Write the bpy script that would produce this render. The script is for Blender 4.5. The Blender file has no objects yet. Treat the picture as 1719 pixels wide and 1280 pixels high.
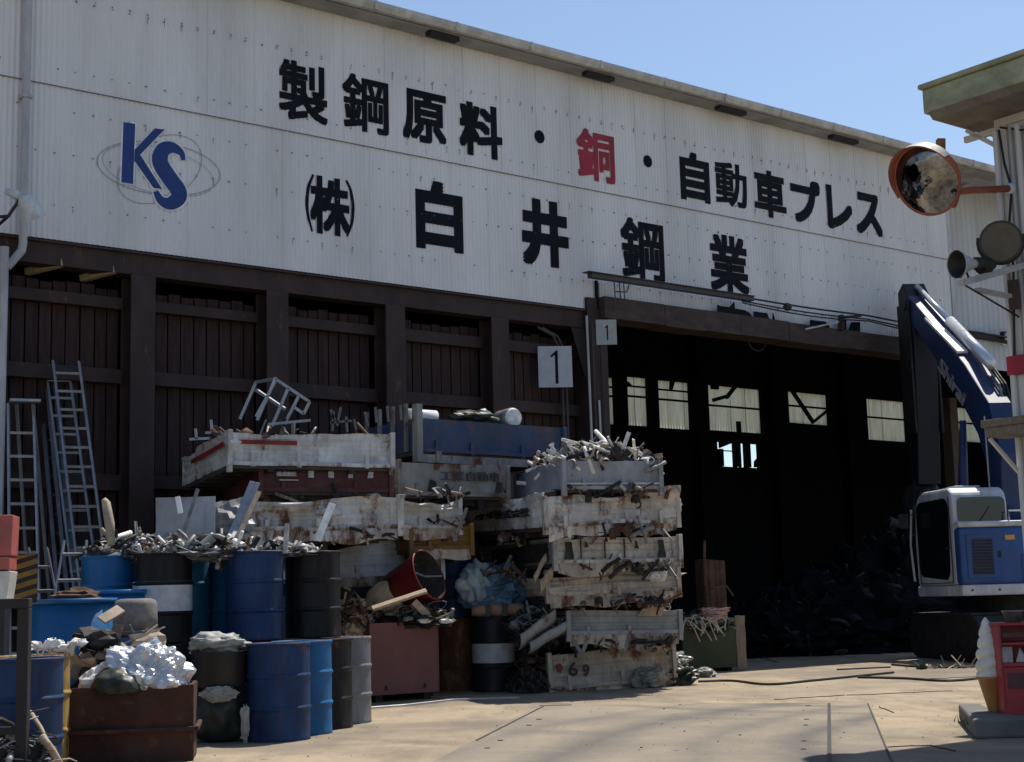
import bpy, bmesh, math, random
from mathutils import Vector, Matrix, noise, Euler

R = math.radians
SC = bpy.context.scene
COL = SC.collection
# ------------------------------------------------------------------ camera
F, PITCH, ROLL, ALPHA, DIST, EYE = 2500.0, R(8.404), R(-1.582), R(38.208), 19.0, 1.2
fw_, up_, rt_ = Vector((0, math.cos(PITCH), math.sin(PITCH))), Vector((0, -math.sin(PITCH), math.cos(PITCH))), Vector((1, 0, 0))
cr, sr = math.cos(ROLL), math.sin(ROLL)
cx_, cy_ = rt_ * cr + up_ * sr, up_ * cr - rt_ * sr
cam_d = bpy.data.cameras.new('camera')
cam = bpy.data.objects.new('camera', cam_d)
COL.objects.link(cam)
cam_d.sensor_fit = 'HORIZONTAL'
cam_d.sensor_width = 36.0
cam_d.lens = F / 1719 * 36
cam_d.clip_start = 0.1
cam_d.clip_end = 3000
m4 = Matrix.Identity(4)
for i in range(3):
    m4[i][0], m4[i][1], m4[i][2] = cx_[i], cy_[i], -fw_[i]
m4[2][3] = EYE
cam.matrix_world = m4
SC.camera = cam
# ------------------------------------------------------------------ light
SUN_EL, SUN_AZ = R(61), R(33)            # azimuth measured from +Y towards +X
w = bpy.data.worlds.new('World')
SC.world = w
w.use_nodes = True
nt = w.node_tree
bg = nt.nodes['Background']
sky = nt.nodes.new('ShaderNodeTexSky')
sky.sky_type = 'NISHITA'
sky.sun_disc = False
sky.sun_elevation = SUN_EL
sky.sun_rotation = SUN_AZ
sky.air_density = 1.0
sky.dust_density = .7
sky.ozone_density = 2.2
nt.links.new(sky.outputs[0], bg.inputs[0])
bg.inputs[1].default_value = 0.105
sd = bpy.data.lights.new('sun', 'SUN')
sd.energy = 4.2
sd.angle = R(0.53)
sd.color = (1.0, 0.93, 0.83)
so = bpy.data.objects.new('sun', sd)
COL.objects.link(so)
sun_dir = Vector((math.cos(SUN_EL) * math.sin(SUN_AZ), math.cos(SUN_EL) * math.cos(SUN_AZ), math.sin(SUN_EL)))
so.rotation_euler = sun_dir.to_track_quat('Z', 'Y').to_euler()
so.location = (0, 0, 30)
vs = SC.view_settings
vs.view_transform = 'Standard'
vs.look = 'None'
vs.gamma = 1.0
vs.exposure = 0.40

# ------------------------------------------------------------------ photo helpers (used only to place real things)
def ray(px, py):
    x, y = (px - 859.5) / F, -(py - 640) / F
    x, y = cr * x - sr * y, sr * x + cr * y
    return rt_ * x + fw_ + up_ * y
UV = Vector((math.cos(ALPHA), math.sin(ALPHA), 0))
VV = Vector((-math.sin(ALPHA), math.cos(ALPHA), 0))
ORG = VV * DIST
def fl(px, py, yi=0.0):                 # -> (s, z) on the plane yi metres behind the facade
    d = ray(px, py)
    t = (DIST + yi) / d.dot(VV)
    p = d * t
    return p.dot(UV), p.z + EYE
def gp(px, py, h=0.0):
    d = ray(px, py)
    t = (h - EYE) / d.z
    return Vector((d.x * t, d.y * t, h))
def dp(px, py, Y):
    d = ray(px, py)
    t = Y / d.y
    return Vector((d.x * t, Y, d.z * t + EYE))
def to_local(p):                        # world -> facade frame
    q = Vector(p) - ORG
    return Vector((q.dot(UV), q.dot(VV), p[2]))
def to_world(s, y, z):
    return ORG + UV * s + VV * y + Vector((0, 0, z))

# ------------------------------------------------------------------ materials
def _n(nt, t, **k):
    n = nt.nodes.new(t)
    for a, b in k.items():
        setattr(n, a, b)
    return n
def _mix(nt, fac, a, b):
    m = _n(nt, 'ShaderNodeMix', data_type='RGBA')
    for sock, v in ((m.inputs[0], fac), (m.inputs[6], a), (m.inputs[7], b)):
        if isinstance(v, (int, float)):
            sock.default_value = v
        elif isinstance(v, tuple):
            sock.default_value = v if len(v) == 4 else (*v, 1)
        else:
            nt.links.new(v, sock)
    return m.outputs[2]
def _noise(nt, vec, scale, detail=5, rough=.6, sc=(1, 1, 1)):
    mp = _n(nt, 'ShaderNodeMapping')
    mp.inputs['Scale'].default_value = sc
    nt.links.new(vec, mp.inputs[0])
    t = _n(nt, 'ShaderNodeTexNoise')
    t.inputs['Scale'].default_value = scale
    t.inputs['Detail'].default_value = detail
    t.inputs['Roughness'].default_value = rough
    nt.links.new(mp.outputs[0], t.inputs['Vector'])
    return t.outputs[0]
def _ramp(nt, fac, a, b, ca=(0, 0, 0, 1), cb=(1, 1, 1, 1)):
    r = _n(nt, 'ShaderNodeValToRGB')
    r.color_ramp.elements[0].position = a
    r.color_ramp.elements[1].position = b
    r.color_ramp.elements[0].color = ca
    r.color_ramp.elements[1].color = cb
    nt.links.new(fac, r.inputs[0])
    return r.outputs[0]
def _math(nt, op, a, b):
    m = _n(nt, 'ShaderNodeMath', operation=op)
    for s, v in ((m.inputs[0], a), (m.inputs[1], b)):
        if isinstance(v, (int, float)):
            s.default_value = v
        else:
            nt.links.new(v, s)
    return m.outputs[0]
def mat(name, col, rough=.6, metal=0.0, rust=0.0, dirt=.3, scale=3.0, streak=(1, 1, 1), rustcol=(.13, .055, .028), dirtcol=(.06, .05, .04),
        bump=.15, var=.25, spec=.4, fine=40, edge=0.0):
    m = bpy.data.materials.new(name)
    m.use_nodes = True
    nt = m.node_tree
    b = nt.nodes['Principled BSDF']
    tc = _n(nt, 'ShaderNodeTexCoord')
    oi = _n(nt, 'ShaderNodeObjectInfo')
    add = _n(nt, 'ShaderNodeVectorMath', operation='MULTIPLY_ADD')
    comb = _n(nt, 'ShaderNodeCombineXYZ')
    for i in range(3):
        nt.links.new(oi.outputs['Random'], comb.inputs[i])
    nt.links.new(comb.outputs[0], add.inputs[0])
    add.inputs[1].default_value = (37, 23, 11)
    nt.links.new(tc.outputs['Object'], add.inputs[2])
    vec = add.outputs[0]
    big = _noise(nt, vec, scale, 6, .62, streak)
    c = _mix(nt, _ramp(nt, big, .35, .7), tuple(x * (1 - var) for x in col), tuple(min(1, x * (1 + var * .6)) for x in col))
    if dirt > 0:
        d = _noise(nt, vec, scale * 1.9, 8, .7, streak)
        dm = _math(nt, 'MULTIPLY', _ramp(nt, d, .45, .72), dirt)
        c = _mix(nt, dm, c, dirtcol)
    if rust > 0:
        rn = _noise(nt, vec, scale * 2.4, 9, .72, (streak[0], streak[1], streak[2] * .7))
        th = .74 - .36 * rust
        if edge > 0:                     # corrosion starts at the top and bottom edges and runs down
            sx = _n(nt, 'ShaderNodeSeparateXYZ')
            nt.links.new(tc.outputs['Object'], sx.inputs[0])
            e = _math(nt, 'ABSOLUTE', _math(nt, 'SUBTRACT', _math(nt, 'DIVIDE', sx.outputs[2], edge), .5), 0)
            rn = _math(nt, 'ADD', rn, _math(nt, 'MULTIPLY', _ramp(nt, e, .32, .52), .085))
            st = _noise(nt, vec, 5, 6, .7, (3.2, 3.2, .35))
            c = _mix(nt, _math(nt, 'MULTIPLY', _ramp(nt, st, .50, .72), .25 + .5 * rust), c, tuple(x * 1.25 for x in rustcol))
            halo = _ramp(nt, rn, th - .10, th)
            c = _mix(nt, _math(nt, 'MULTIPLY', halo, .45), c, tuple(min(1, x * 2.0) for x in rustcol))
        rm = _ramp(nt, rn, th - .05, th + .05)
        rc = _mix(nt, _noise(nt, vec, 22, 4), tuple(x * .45 for x in rustcol), tuple(x * 1.7 for x in rustcol))
        c = _mix(nt, rm, c, rc)
        rg = _mix(nt, rm, (rough,) * 3, (.9,) * 3)
        nt.links.new(rg, b.inputs['Roughness'])
        if metal > 0:
            nt.links.new(_mix(nt, rm, (metal,) * 3, (0, 0, 0)), b.inputs['Metallic'])
    else:
        rr = _noise(nt, vec, scale * 4, 4)
        nt.links.new(_ramp(nt, rr, .2, .8, (max(.02, rough - .12),) * 3 + (1,), (min(1, rough + .12),) * 3 + (1,)), b.inputs['Roughness'])
        b.inputs['Metallic'].default_value = metal
    b.inputs['Specular IOR Level'].default_value = spec
    nt.links.new(c, b.inputs['Base Color'])
    if bump > 0:
        bn = _noise(nt, vec, fine, 6, .65)
        bp = _n(nt, 'ShaderNodeBump')
        bp.inputs['Strength'].default_value = bump
        bp.inputs['Distance'].default_value = .01
        nt.links.new(bn, bp.inputs['Height'])
        nt.links.new(bp.outputs[0], b.inputs['Normal'])
    return m

M = {}
M['cladding'] = mat('painted_cladding', (.68, .685, .69), .6, 0, 0, .30, .7, (1, 1, .16), dirtcol=(.36, .34, .31), bump=.04, var=.12, spec=.25)
M['cladding_old'] = mat('weathered_cladding', (.50, .53, .56), .6, 0, .08, .35, .8, (1.4, 1.4, .14), dirtcol=(.24, .24, .23), bump=.05, var=.12)
M['cream_panel'] = mat('cream_panel', (.62, .60, .56), .6, 0, .12, .3, 1.2, (1, 1, .3), dirtcol=(.3, .25, .2), bump=.05, var=.1)
M['bolt'] = mat('bolt_head', (.16, .165, .17), .6, 0, .3, .3, 20, bump=0)
M['black_paint'] = mat('black_sign_paint', (.005, .007, .011), .75, 0, 0, .12, 2, dirtcol=(.015, .018, .024), bump=.02, var=.3, spec=.15)
M['red_paint'] = mat('red_sign_paint', (.30, .016, .035), .6, 0, 0, .2, 2, dirtcol=(.18, .03, .05), bump=.02)
M['blue_paint'] = mat('blue_sign_paint', (.012, .042, .19), .6, 0, 0, .15, 2, dirtcol=(.02, .05, .16), bump=.02)
M['ring_paint'] = mat('faded_ring_paint', (.30, .32, .38), .7, 0, 0, .5, 6, dirtcol=(.42, .43, .46), bump=.02)
M['halo_paint'] = mat('white_outline_paint', (.70, .72, .76), .6, 0, 0, .2, 4, dirtcol=(.5, .5, .52), bump=.02)
M['plank'] = mat('dark_plank', (.044, .020, .017), .8, 0, 0, .6, 3, (6, 6, .5), dirtcol=(.010, .008, .009), bump=.3, var=.5)
M['eave_board'] = mat('eave_board', (.30, .30, .295), .75, 0, .05, .5, 1.5, dirtcol=(.14, .13, .12), bump=.1)
M['brown_steel'] = mat('brown_steel', (.042, .023, .020), .7, 0, .25, .5, 2.2, (1.5, 1.5, .7), dirtcol=(.02, .016, .015), bump=.3, var=.35)
M['dark_steel'] = mat('dark_steel', (.020, .017, .018), .75, 0, .15, .5, 2.5, dirtcol=(.008, .008, .009), bump=.2)
M['beam_wood'] = mat('brown_header', (.060, .042, .037), .8, 0, .15, .6, 2.4, (1, 1, 2.2), dirtcol=(.03, .022, .02), bump=.3, var=.4)
M['interior'] = mat('shaded_interior', (.0065, .0075, .0105), .95, 0, 0, .5, 1.0, dirtcol=(.003, .0035, .005), bump=.1, spec=.1)  # near-black tone, the shade indoors is put into the colour
M['roofing'] = mat('roof_sheet', (.35, .37, .38), .6, 0, .15, .3, 1)
M['gutter'] = mat('weathered_gutter', (.50, .50, .47), .6, 0, .12, .5, 3, (1, 1, .6), dirtcol=(.18, .17, .15), bump=.1)
M['pipe_grey'] = mat('grey_pipe', (.44, .46, .47), .5, 0, .05, .35, 4, (1, 1, .3), dirtcol=(.16, .15, .14), bump=.05)
M['pipe_dark'] = mat('dark_pipe', (.05, .048, .05), .6, 0, .3, .4, 5)
M['cable'] = mat('black_cable', (.012, .012, .014), .6, 0, 0, .2, 8, bump=0)
M['plate_grey'] = mat('grey_number_plate', (.33, .36, .35), .5, 0, 0, .25, 6, bump=.05, var=.1)
M['plate_pale'] = mat('pale_number_plate', (.42, .44, .49), .5, 0, 0, .2, 4, bump=.04, var=.08)
M['alu'] = mat('dull_aluminium', (.30, .33, .36), .45, .45, 0, .4, 8, (1, 1, .5), dirtcol=(.12, .12, .13), bump=.05)
M['alu_dark'] = mat('dark_aluminium', (.14, .15, .165), .5, .4, 0, .5, 8, (1, 1, .4), bump=.05)
M['scrap_bright'] = mat('bright_scrap', (.82, .81, .78), .5, 0, 0, .35, 9, dirtcol=(.18, .17, .15), bump=.2, var=.3)
M['scrap_grey'] = mat('grey_scrap', (.24, .24, .24), .55, .2, .2, .5, 7, dirtcol=(.06, .055, .05), bump=.2, var=.5)
M['scrap_dark'] = mat('dark_scrap', (.026, .025, .026), .7, .1, .3, .5, 6, bump=.3, var=.6)
M['scrap_rust'] = mat('rusty_scrap', (.11, .055, .035), .85, 0, .4, .5, 6, bump=.3, var=.5)
M['scrap_tan'] = mat('tan_scrap', (.42, .33, .24), .7, 0, .1, .4, 6, bump=.2, var=.4)
M['scrap_green'] = mat('green_scrap', (.03, .075, .05), .6, 0, .1, .4, 6, bump=.2)
M['wire_cream'] = mat('cream_wire', (.55, .48, .36), .6, 0, 0, .3, 12, bump=0)
M['wire_pink'] = mat('pink_wire', (.55, .35, .32), .6, 0, 0, .3, 12, bump=0)
def bedpaint(n, col, rust, dirt=.55):
    M[n] = mat(n, col, .55, 0, rust * .58, dirt, 2.0, (1, 1, .6), dirtcol=(.09, .075, .06), bump=.25, var=.3, edge=.38, rustcol=(.10, .048, .028), spec=.3)
bedpaint('bed_white', (.60, .61, .60), .38)
bedpaint('bed_white_rusty', (.60, .58, .54), .66)
bedpaint('bed_white_rusty2', (.58, .58, .56), .50)
bedpaint('bed_grey', (.34, .36, .39), .22, .35)
bedpaint('bed_bluegrey', (.30, .34, .42), .12, .3)
bedpaint('bed_red', (.085, .018, .022), .25)
bedpaint('bed_blue', (.030, .062, .14), .25)
bedpaint('bed_greygreen', (.25, .26, .25), .4)
bedpaint('bed_silver', (.52, .57, .63), .12, .35)
bedpaint('bed_tan', (.46, .42, .36), .5)
bedpaint('bed_dark', (.05, .05, .055), .3)
bedpaint('bed_yellow', (.20, .115, .02), .5)
def drum(n, col, rust=.18):
    M[n] = mat(n, col, .5, 0, rust, .4, 3.0, (1, 1, .5), dirtcol=tuple(x * .35 + .004 for x in col), bump=.10, var=.35, rustcol=(.085, .038, .022), spec=.25, edge=.88)
drum('drum_navy', (.009, .038, .115), .1)
drum('drum_blue', (.012, .125, .31), .08)
drum('drum_teal', (.018, .13, .24), .08)
drum('drum_black', (.006, .007, .010), .08)
drum('drum_grey', (.20, .215, .235))
drum('drum_yellow', (.42, .29, .09), .4)
drum('drum_brown', (.21, .095, .04), .7)
drum('drum_slate', (.014, .018, .028), .08)
drum('drum_red', (.25, .020, .030), .25)
M['band_white'] = mat('white_band', (.55, .56, .58), .5, 0, .08, .3, 4, bump=.05)
M['rust_box'] = mat('rusty_crate_steel', (.055, .019, .012), .85, 0, .35, .5, 2.2, bump=.4, var=.5, rustcol=(.11, .045, .022))
M['primer_box'] = mat('red_primer_steel', (.20, .085, .080), .75, 0, .08, .3, 2.5, (1, 1, .6), dirtcol=(.10, .045, .04), bump=.15, var=.15)
M['tub_blue'] = mat('blue_plastic', (.012, .13, .34), .4, 0, 0, .35, 3, bump=.05, dirtcol=(.03, .06, .10))
M['tub_black'] = mat('black_plastic', (.016, .016, .019), .5, 0, 0, .3, 3, bump=.05)
M['bag_white'] = mat('white_plastic_bag', (.80, .81, .82), .35, 0, 0, .2, 4, dirtcol=(.4, .4, .4), bump=.1, var=.1)
M['foil'] = mat('crumpled_silver_sheet', (.60, .62, .65), .34, .45, 0, .35, 7, dirtcol=(.30, .31, .33), bump=.5, fine=26, var=.15)
M['bag_cream'] = mat('dirty_white_sack', (.36, .36, .335), .6, 0, 0, .4, 6, dirtcol=(.16, .18, .15), bump=.15)
M['bag_silver'] = mat('grey_green_sack', (.22, .23, .20), .4, 0, 0, .5, 5, dirtcol=(.05, .055, .045), bump=.1)
M['bag_dark'] = mat('dark_green_bag', (.022, .030, .024), .45, 0, 0, .4, 5, bump=.1)
M['tarp_blue'] = mat('blue_tarp', (.26, .50, .78), .38, 0, 0, .4, 3.5, dirtcol=(.035, .09, .12), bump=.1, var=.5)
M['tarp_pale'] = mat('sunlit_blue_tarp', (.74, .86, .92), .38, 0, 0, .3, 3.5, dirtcol=(.06, .14, .19), bump=.1, var=.3)  # tarp blue made paler, sunlight put into the colour
M['roll_tan'] = mat('tan_roll', (.38, .24, .17), .8, 0, 0, .4, 6, bump=.2)
M['wood'] = mat('weathered_wood', (.42, .33, .23), .8, 0, 0, .4, 3, (8, 8, 1), dirtcol=(.18, .13, .09), bump=.3, var=.3)
M['barrier_red'] = mat('faded_red_plastic', (.40, .095, .075), .5, 0, 0, .4, 4, dirtcol=(.22, .10, .08), bump=.08)
M['barrier_white'] = mat('dirty_white_plastic', (.62, .60, .55), .5, 0, 0, .4, 4, dirtcol=(.3, .28, .24), bump=.08)
M['stripe_yellow'] = mat('yellow_stripe', (.26, .17, .03), .6, 0, 0, .4, 6)
M['stripe_black'] = mat('black_stripe', (.015, .015, .014), .6)
M['pot'] = mat('pitted_grey_cast', (.22, .21, .20), .85, .1, .25, .6, 6, dirtcol=(.07, .065, .06), bump=.6, fine=60)
M['skip_green'] = mat('green_skip_paint', (.045, .060, .030), .7, 0, .3, .5, 3, bump=.2)
M['skip_tan'] = mat('tan_board', (.22, .17, .12), .8, 0, 0, .4, 4, (4, 4, 1), bump=.25)
M['ex_blue'] = mat('excavator_blue', (.016, .070, .235), .5, 0, .12, .45, 2.2, (1, 1, .4), dirtcol=(.045, .06, .10), bump=.08)
M['ex_white'] = mat('excavator_white', (.50, .53, .58), .5, 0, .14, .5, 2.5, (1, 1, .4), dirtcol=(.20, .19, .18), bump=.08)
M['ex_navy'] = mat('excavator_navy', (.010, .033, .112), .5, 0, .1, .4, 2, bump=.1)
M['ex_stick'] = mat('stick_dark_navy', (.004, .007, .018), .6, 0, .1, .4, 2, dirtcol=(.006, .006, .008), bump=.1)
M['canopy_wood'] = mat('dark_weathered_board', (.20, .16, .12), .85, 0, 0, .5, 3, (1, 6, 6), dirtcol=(.09, .07, .055), bump=.3)
M['ex_dark'] = mat('excavator_dark', (.012, .012, .014), .7, 0, .1, .5, 3, bump=.2)
M['rubber'] = mat('black_rubber', (.012, .012, .013), .7, 0, 0, .3, 5)
M['chrome'] = mat('cylinder_chrome', (.62, .66, .74), .22, .35, 0, .1, 4, bump=0, var=.05)
M['amber'] = mat('amber_reflector', (.55, .30, .08), .35, 0, 0, .2, 8, bump=0)
M['mirror_orange'] = mat('orange_mirror_paint', (.33, .095, .055), .5, 0, .1, .4, 5, dirtcol=(.25, .07, .04), bump=.08)
M['mirror_post'] = mat('rusty_orange_post', (.30, .13, .05), .7, 0, .4, .4, 6, bump=.1)
M['lamp_white'] = mat('lamp_housing', (.52, .56, .58), .45, 0, .08, .35, 6, dirtcol=(.2, .19, .17), bump=.06)
M['lamp_black'] = mat('black_lamp', (.02, .02, .022), .55, 0, .15, .3, 6)
M['lamp_lens'] = mat('dusty_lens', (.085, .075, .060), .3, 0, 0, .4, 5, dirtcol=(.05, .04, .032), bump=.05)
M['lens_pale'] = mat('pale_lens', (.42, .40, .33), .3, 0, 0, .3, 5, bump=.05)
M['office_wall'] = mat('painted_render', (.60, .60, .59), .75, 0, 0, .3, 1.6, (1, 1, .3), dirtcol=(.32, .30, .28), bump=.12, var=.08)
M['office_roof'] = mat('mossy_concrete', (.36, .38, .24), .85, 0, 0, .6, 2.4, (1, 1, 1.6), dirtcol=(.13, .13, .09), bump=.3, var=.3)
M['office_soffit'] = mat('stained_soffit', (.20, .19, .16), .85, 0, 0, .6, 2.0, dirtcol=(.07, .06, .05), bump=.2)
M['red_band'] = mat('red_tape', (.36, .02, .04), .5, 0, 0, .2, 6)
M['kerb'] = mat('kerb_concrete', (.15, .145, .135), .9, 0, 0, .5, 3, dirtcol=(.16, .15, .13), bump=.4, fine=70)
M['soil'] = mat('planter_soil', (.045, .035, .026), .95, 0, 0, .4, 8, bump=.8)
M['cream_swirl'] = mat('cream_swirl', (.66, .63, .57), .45, 0, 0, .3, 4, dirtcol=(.42, .37, .30), bump=.05, var=.1)
M['waffle'] = mat('waffle_cone', (.38, .20, .06), .6, 0, 0, .35, 5, dirtcol=(.28, .14, .05), bump=.2)
M['shelf_red'] = mat('red_cabinet', (.36, .028, .035), .4, 0, 0, .25, 4, dirtcol=(.14, .02, .02), bump=.04)
M['shelf_inner'] = mat('cabinet_inner', (.10, .035, .035), .6, 0, 0, .3, 4)
M['paper'] = mat('pale_paper', (.60, .60, .60), .7, 0, 0, .2, 8)
M['leaf'] = mat('dusty_weed', (.06, .10, .035), .7, 0, 0, .3, 9)

def glass(name, col, rough=.08):
    m = bpy.data.materials.new(name)
    m.use_nodes = True
    b = m.node_tree.nodes['Principled BSDF']
    b.inputs['Base Color'].default_value = (*col, 1)
    b.inputs['Roughness'].default_value = rough
    b.inputs['Specular IOR Level'].default_value = .6
    return m
M['glass_dark'] = glass('tinted_glass', (.006, .009, .011), .06)
M['glass_rear'] = glass('tinted_rear_glass', (.010, .016, .018), .08)
def mirror_mat():
    m = bpy.data.materials.new('convex_mirror_face')
    m.use_nodes = True
    nt = m.node_tree
    b = nt.nodes['Principled BSDF']
    b.inputs['Metallic'].default_value = 1
    tc = _n(nt, 'ShaderNodeTexCoord')
    n1 = _noise(nt, tc.outputs['Object'], 6, 5)
    nt.links.new(_ramp(nt, n1, .3, .7, (.07, .07, .075, 1), (.34, .34, .35, 1)), b.inputs['Base Color'])
    nt.links.new(_ramp(nt, n1, .4, .8, (.03,) * 3 + (1,), (.14,) * 3 + (1,)), b.inputs['Roughness'])
    bp = _n(nt, 'ShaderNodeBump')
    bp.inputs['Strength'].default_value = .25
    bp.inputs['Distance'].default_value = .02
    nt.links.new(_noise(nt, tc.outputs['Object'], 9, 2), bp.inputs['Height'])
    nt.links.new(bp.outputs[0], b.inputs['Normal'])
    return m
M['mirror'] = mirror_mat()
def translucent(m, amt):                # thin plastic lets light through
    nt = m.node_tree
    out = nt.nodes['Material Output']
    b = nt.nodes['Principled BSDF']
    tr = nt.nodes.new('ShaderNodeBsdfTranslucent')
    nt.links.new(b.inputs['Base Color'].links[0].from_socket, tr.inputs[0])
    mx = nt.nodes.new('ShaderNodeMixShader')
    mx.inputs[0].default_value = amt
    nt.links.new(b.outputs[0], mx.inputs[1])
    nt.links.new(tr.outputs[0], mx.inputs[2])
    nt.links.new(mx.outputs[0], out.inputs[0])
for k_ in ('tarp_blue', 'tarp_pale'):
    translucent(M[k_], .5)
def pane_mat():                         # dusty corrugated translucent sheet
    m = bpy.data.materials.new('translucent_sheet')
    m.use_nodes = True
    nt = m.node_tree
    out = nt.nodes['Material Output']
    nt.nodes.remove(nt.nodes['Principled BSDF'])
    tc = _n(nt, 'ShaderNodeTexCoord')
    n1 = _noise(nt, tc.outputs['Object'], 1.4, 6, .6, (3, 3, .5))
    c = _mix(nt, _ramp(nt, n1, .3, .75), (.42, .42, .30), (.70, .70, .54))
    sx = _n(nt, 'ShaderNodeSeparateXYZ')
    nt.links.new(tc.outputs['Object'], sx.inputs[0])
    fr = _math(nt, 'FRACT', _math(nt, 'MULTIPLY', sx.outputs[0], 1.35), 0)
    line = _ramp(nt, fr, .02, .05)
    c = _mix(nt, line, (.16, .15, .10), c)
    tr = _n(nt, 'ShaderNodeBsdfTranslucent')
    df = _n(nt, 'ShaderNodeBsdfDiffuse')
    nt.links.new(c, tr.inputs[0])
    df.inputs[0].default_value = (.2, .2, .16, 1)
    mx = _n(nt, 'ShaderNodeMixShader')
    mx.inputs[0].default_value = .15
    nt.links.new(tr.outputs[0], mx.inputs[1])
    nt.links.new(df.outputs[0], mx.inputs[2])
    nt.links.new(mx.outputs[0], out.inputs[0])
    return m
M['pane'] = pane_mat()
def ground_mat(name, base, warm, dark, plate=False):
    m = bpy.data.materials.new(name)
    m.use_nodes = True
    nt = m.node_tree
    b = nt.nodes['Principled BSDF']
    tc = _n(nt, 'ShaderNodeTexCoord')
    v = tc.outputs['Object']
    n1 = _noise(nt, v, .35, 8, .6)
    c = _mix(nt, _ramp(nt, n1, .35, .65), base, warm)
    n2 = _noise(nt, v, .9, 9, .7, (1.4, .5, 1))
    c = _mix(nt, _math(nt, 'MULTIPLY', _ramp(nt, n2, .46, .62), .8), c, dark)
    n5 = _noise(nt, v, .16, 7, .65, (.6, 1.6, 1))
    c = _mix(nt, _math(nt, 'MULTIPLY', _ramp(nt, n5, .45, .60), .8), c, tuple(x * .78 + .02 for x in dark))
    mp2 = _n(nt, 'ShaderNodeMapping')
    mp2.inputs['Location'].default_value = (-14.0, -30.0, 0)
    nt.links.new(v, mp2.inputs[0])
    w2 = _n(nt, 'ShaderNodeTexWave', wave_type='RINGS', rings_direction='Z')
    w2.inputs['Scale'].default_value = .33
    w2.inputs['Distortion'].default_value = 5.0
    w2.inputs['Detail'].default_value = 4
    w2.inputs['Detail Scale'].default_value = .6
    nt.links.new(mp2.outputs[0], w2.inputs['Vector'])
    nm_ = _noise(nt, v, .35, 5)
    c = _mix(nt, _math(nt, 'MULTIPLY', _math(nt, 'MULTIPLY', _ramp(nt, w2.outputs[1], .6, .98), _ramp(nt, nm_, .45, .62)), .6), c, tuple(x * .6 for x in dark))
    n6 = _noise(nt, v, 5.5, 3, .5)
    c = _mix(nt, _math(nt, 'MULTIPLY', _ramp(nt, n6, .70, .76), .75), c, (.035, .03, .026))
    n3 = _noise(nt, v, 14, 6, .7)
    c = _mix(nt, _math(nt, 'MULTIPLY', _ramp(nt, n3, .3, .75), .30), c, tuple(x * .6 for x in base))
    n4 = _noise(nt, v, 3.0, 10, .75)
    c = _mix(nt, _math(nt, 'MULTIPLY', _ramp(nt, n4, .62, .68), .5), c, tuple(x * .45 for x in dark))
    if plate:                            # curved tyre marks worn into the deck
        wob = _n(nt, 'ShaderNodeTexNoise')
        wob.inputs['Scale'].default_value = .5
        nt.links.new(v, wob.inputs['Vector'])
        sub_ = _n(nt, 'ShaderNodeVectorMath', operation='SUBTRACT')
        nt.links.new(v, sub_.inputs[0])
        sub_.inputs[1].default_value = (8.9, 10.2, 0)
        ln = _n(nt, 'ShaderNodeVectorMath', operation='LENGTH')
        nt.links.new(sub_.outputs[0], ln.inputs[0])
        rr = _math(nt, 'ADD', ln.outputs[1], _math(nt, 'MULTIPLY', wob.outputs[0], .55))
        rmp = _n(nt, 'ShaderNodeValToRGB')
        els = rmp.color_ramp.elements
        els[0].position, els[1].position = 0.0, 1.0
        els[1].color = (0, 0, 0, 1)
        for c0, wd, h in ((.52, .022, .55), (.60, .03, .9), (.672, .02, .45), (.75, .034, .8), (.83, .02, .4)):
            for p_, h_ in ((c0 - wd, 0), (c0, h), (c0 + wd, 0)):
                e = els.new(p_)
                e.color = (h_, h_, h_, 1)
        nt.links.new(_math(nt, 'DIVIDE', rr, 12.0), rmp.inputs[0])
        nz = _noise(nt, v, 1.1, 7, .7)
        f = _math(nt, 'MULTIPLY', _math(nt, 'MULTIPLY', rmp.outputs[0], _ramp(nt, nz, .25, .50)), .95)
        c = _mix(nt, f, c, (.10, .098, .095))
    nt.links.new(c, b.inputs['Base Color'])
    b.inputs['Roughness'].default_value = .92
    b.inputs['Specular IOR Level'].default_value = .2
    bp = _n(nt, 'ShaderNodeBump')
    bp.inputs['Strength'].default_value = .35
    bp.inputs['Distance'].default_value = .012
    nt.links.new(_noise(nt, v, 22, 8, .7), bp.inputs['Height'])
    nt.links.new(bp.outputs[0], b.inputs['Normal'])
    return m
M['ground'] = ground_mat('dusty_yard', (.36, .295, .21), (.425, .34, .23), (.20, .165, .128))
M['deck'] = ground_mat('worn_deck_plate', (.29, .25, .19), (.325, .275, .205), (.22, .19, .155), True)

def folds(p, seed, freq):               # straight creases of crumpled sheet: triangle waves in random directions
    rg = random.Random(int(seed * 13))
    t = 0.0
    for i in range(7):
        d = Vector((rg.gauss(0, 1), rg.gauss(0, 1), rg.gauss(0, 1))).normalized()
        f = freq * rg.uniform(.5, 1.9) * (1 + .25 * i)
        x = (p.dot(d) * f + rg.random()) % 1.0
        t += (abs(2 * x - 1) * 2 - 1) * .75 / (1 + .35 * i)
    return t
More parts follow.
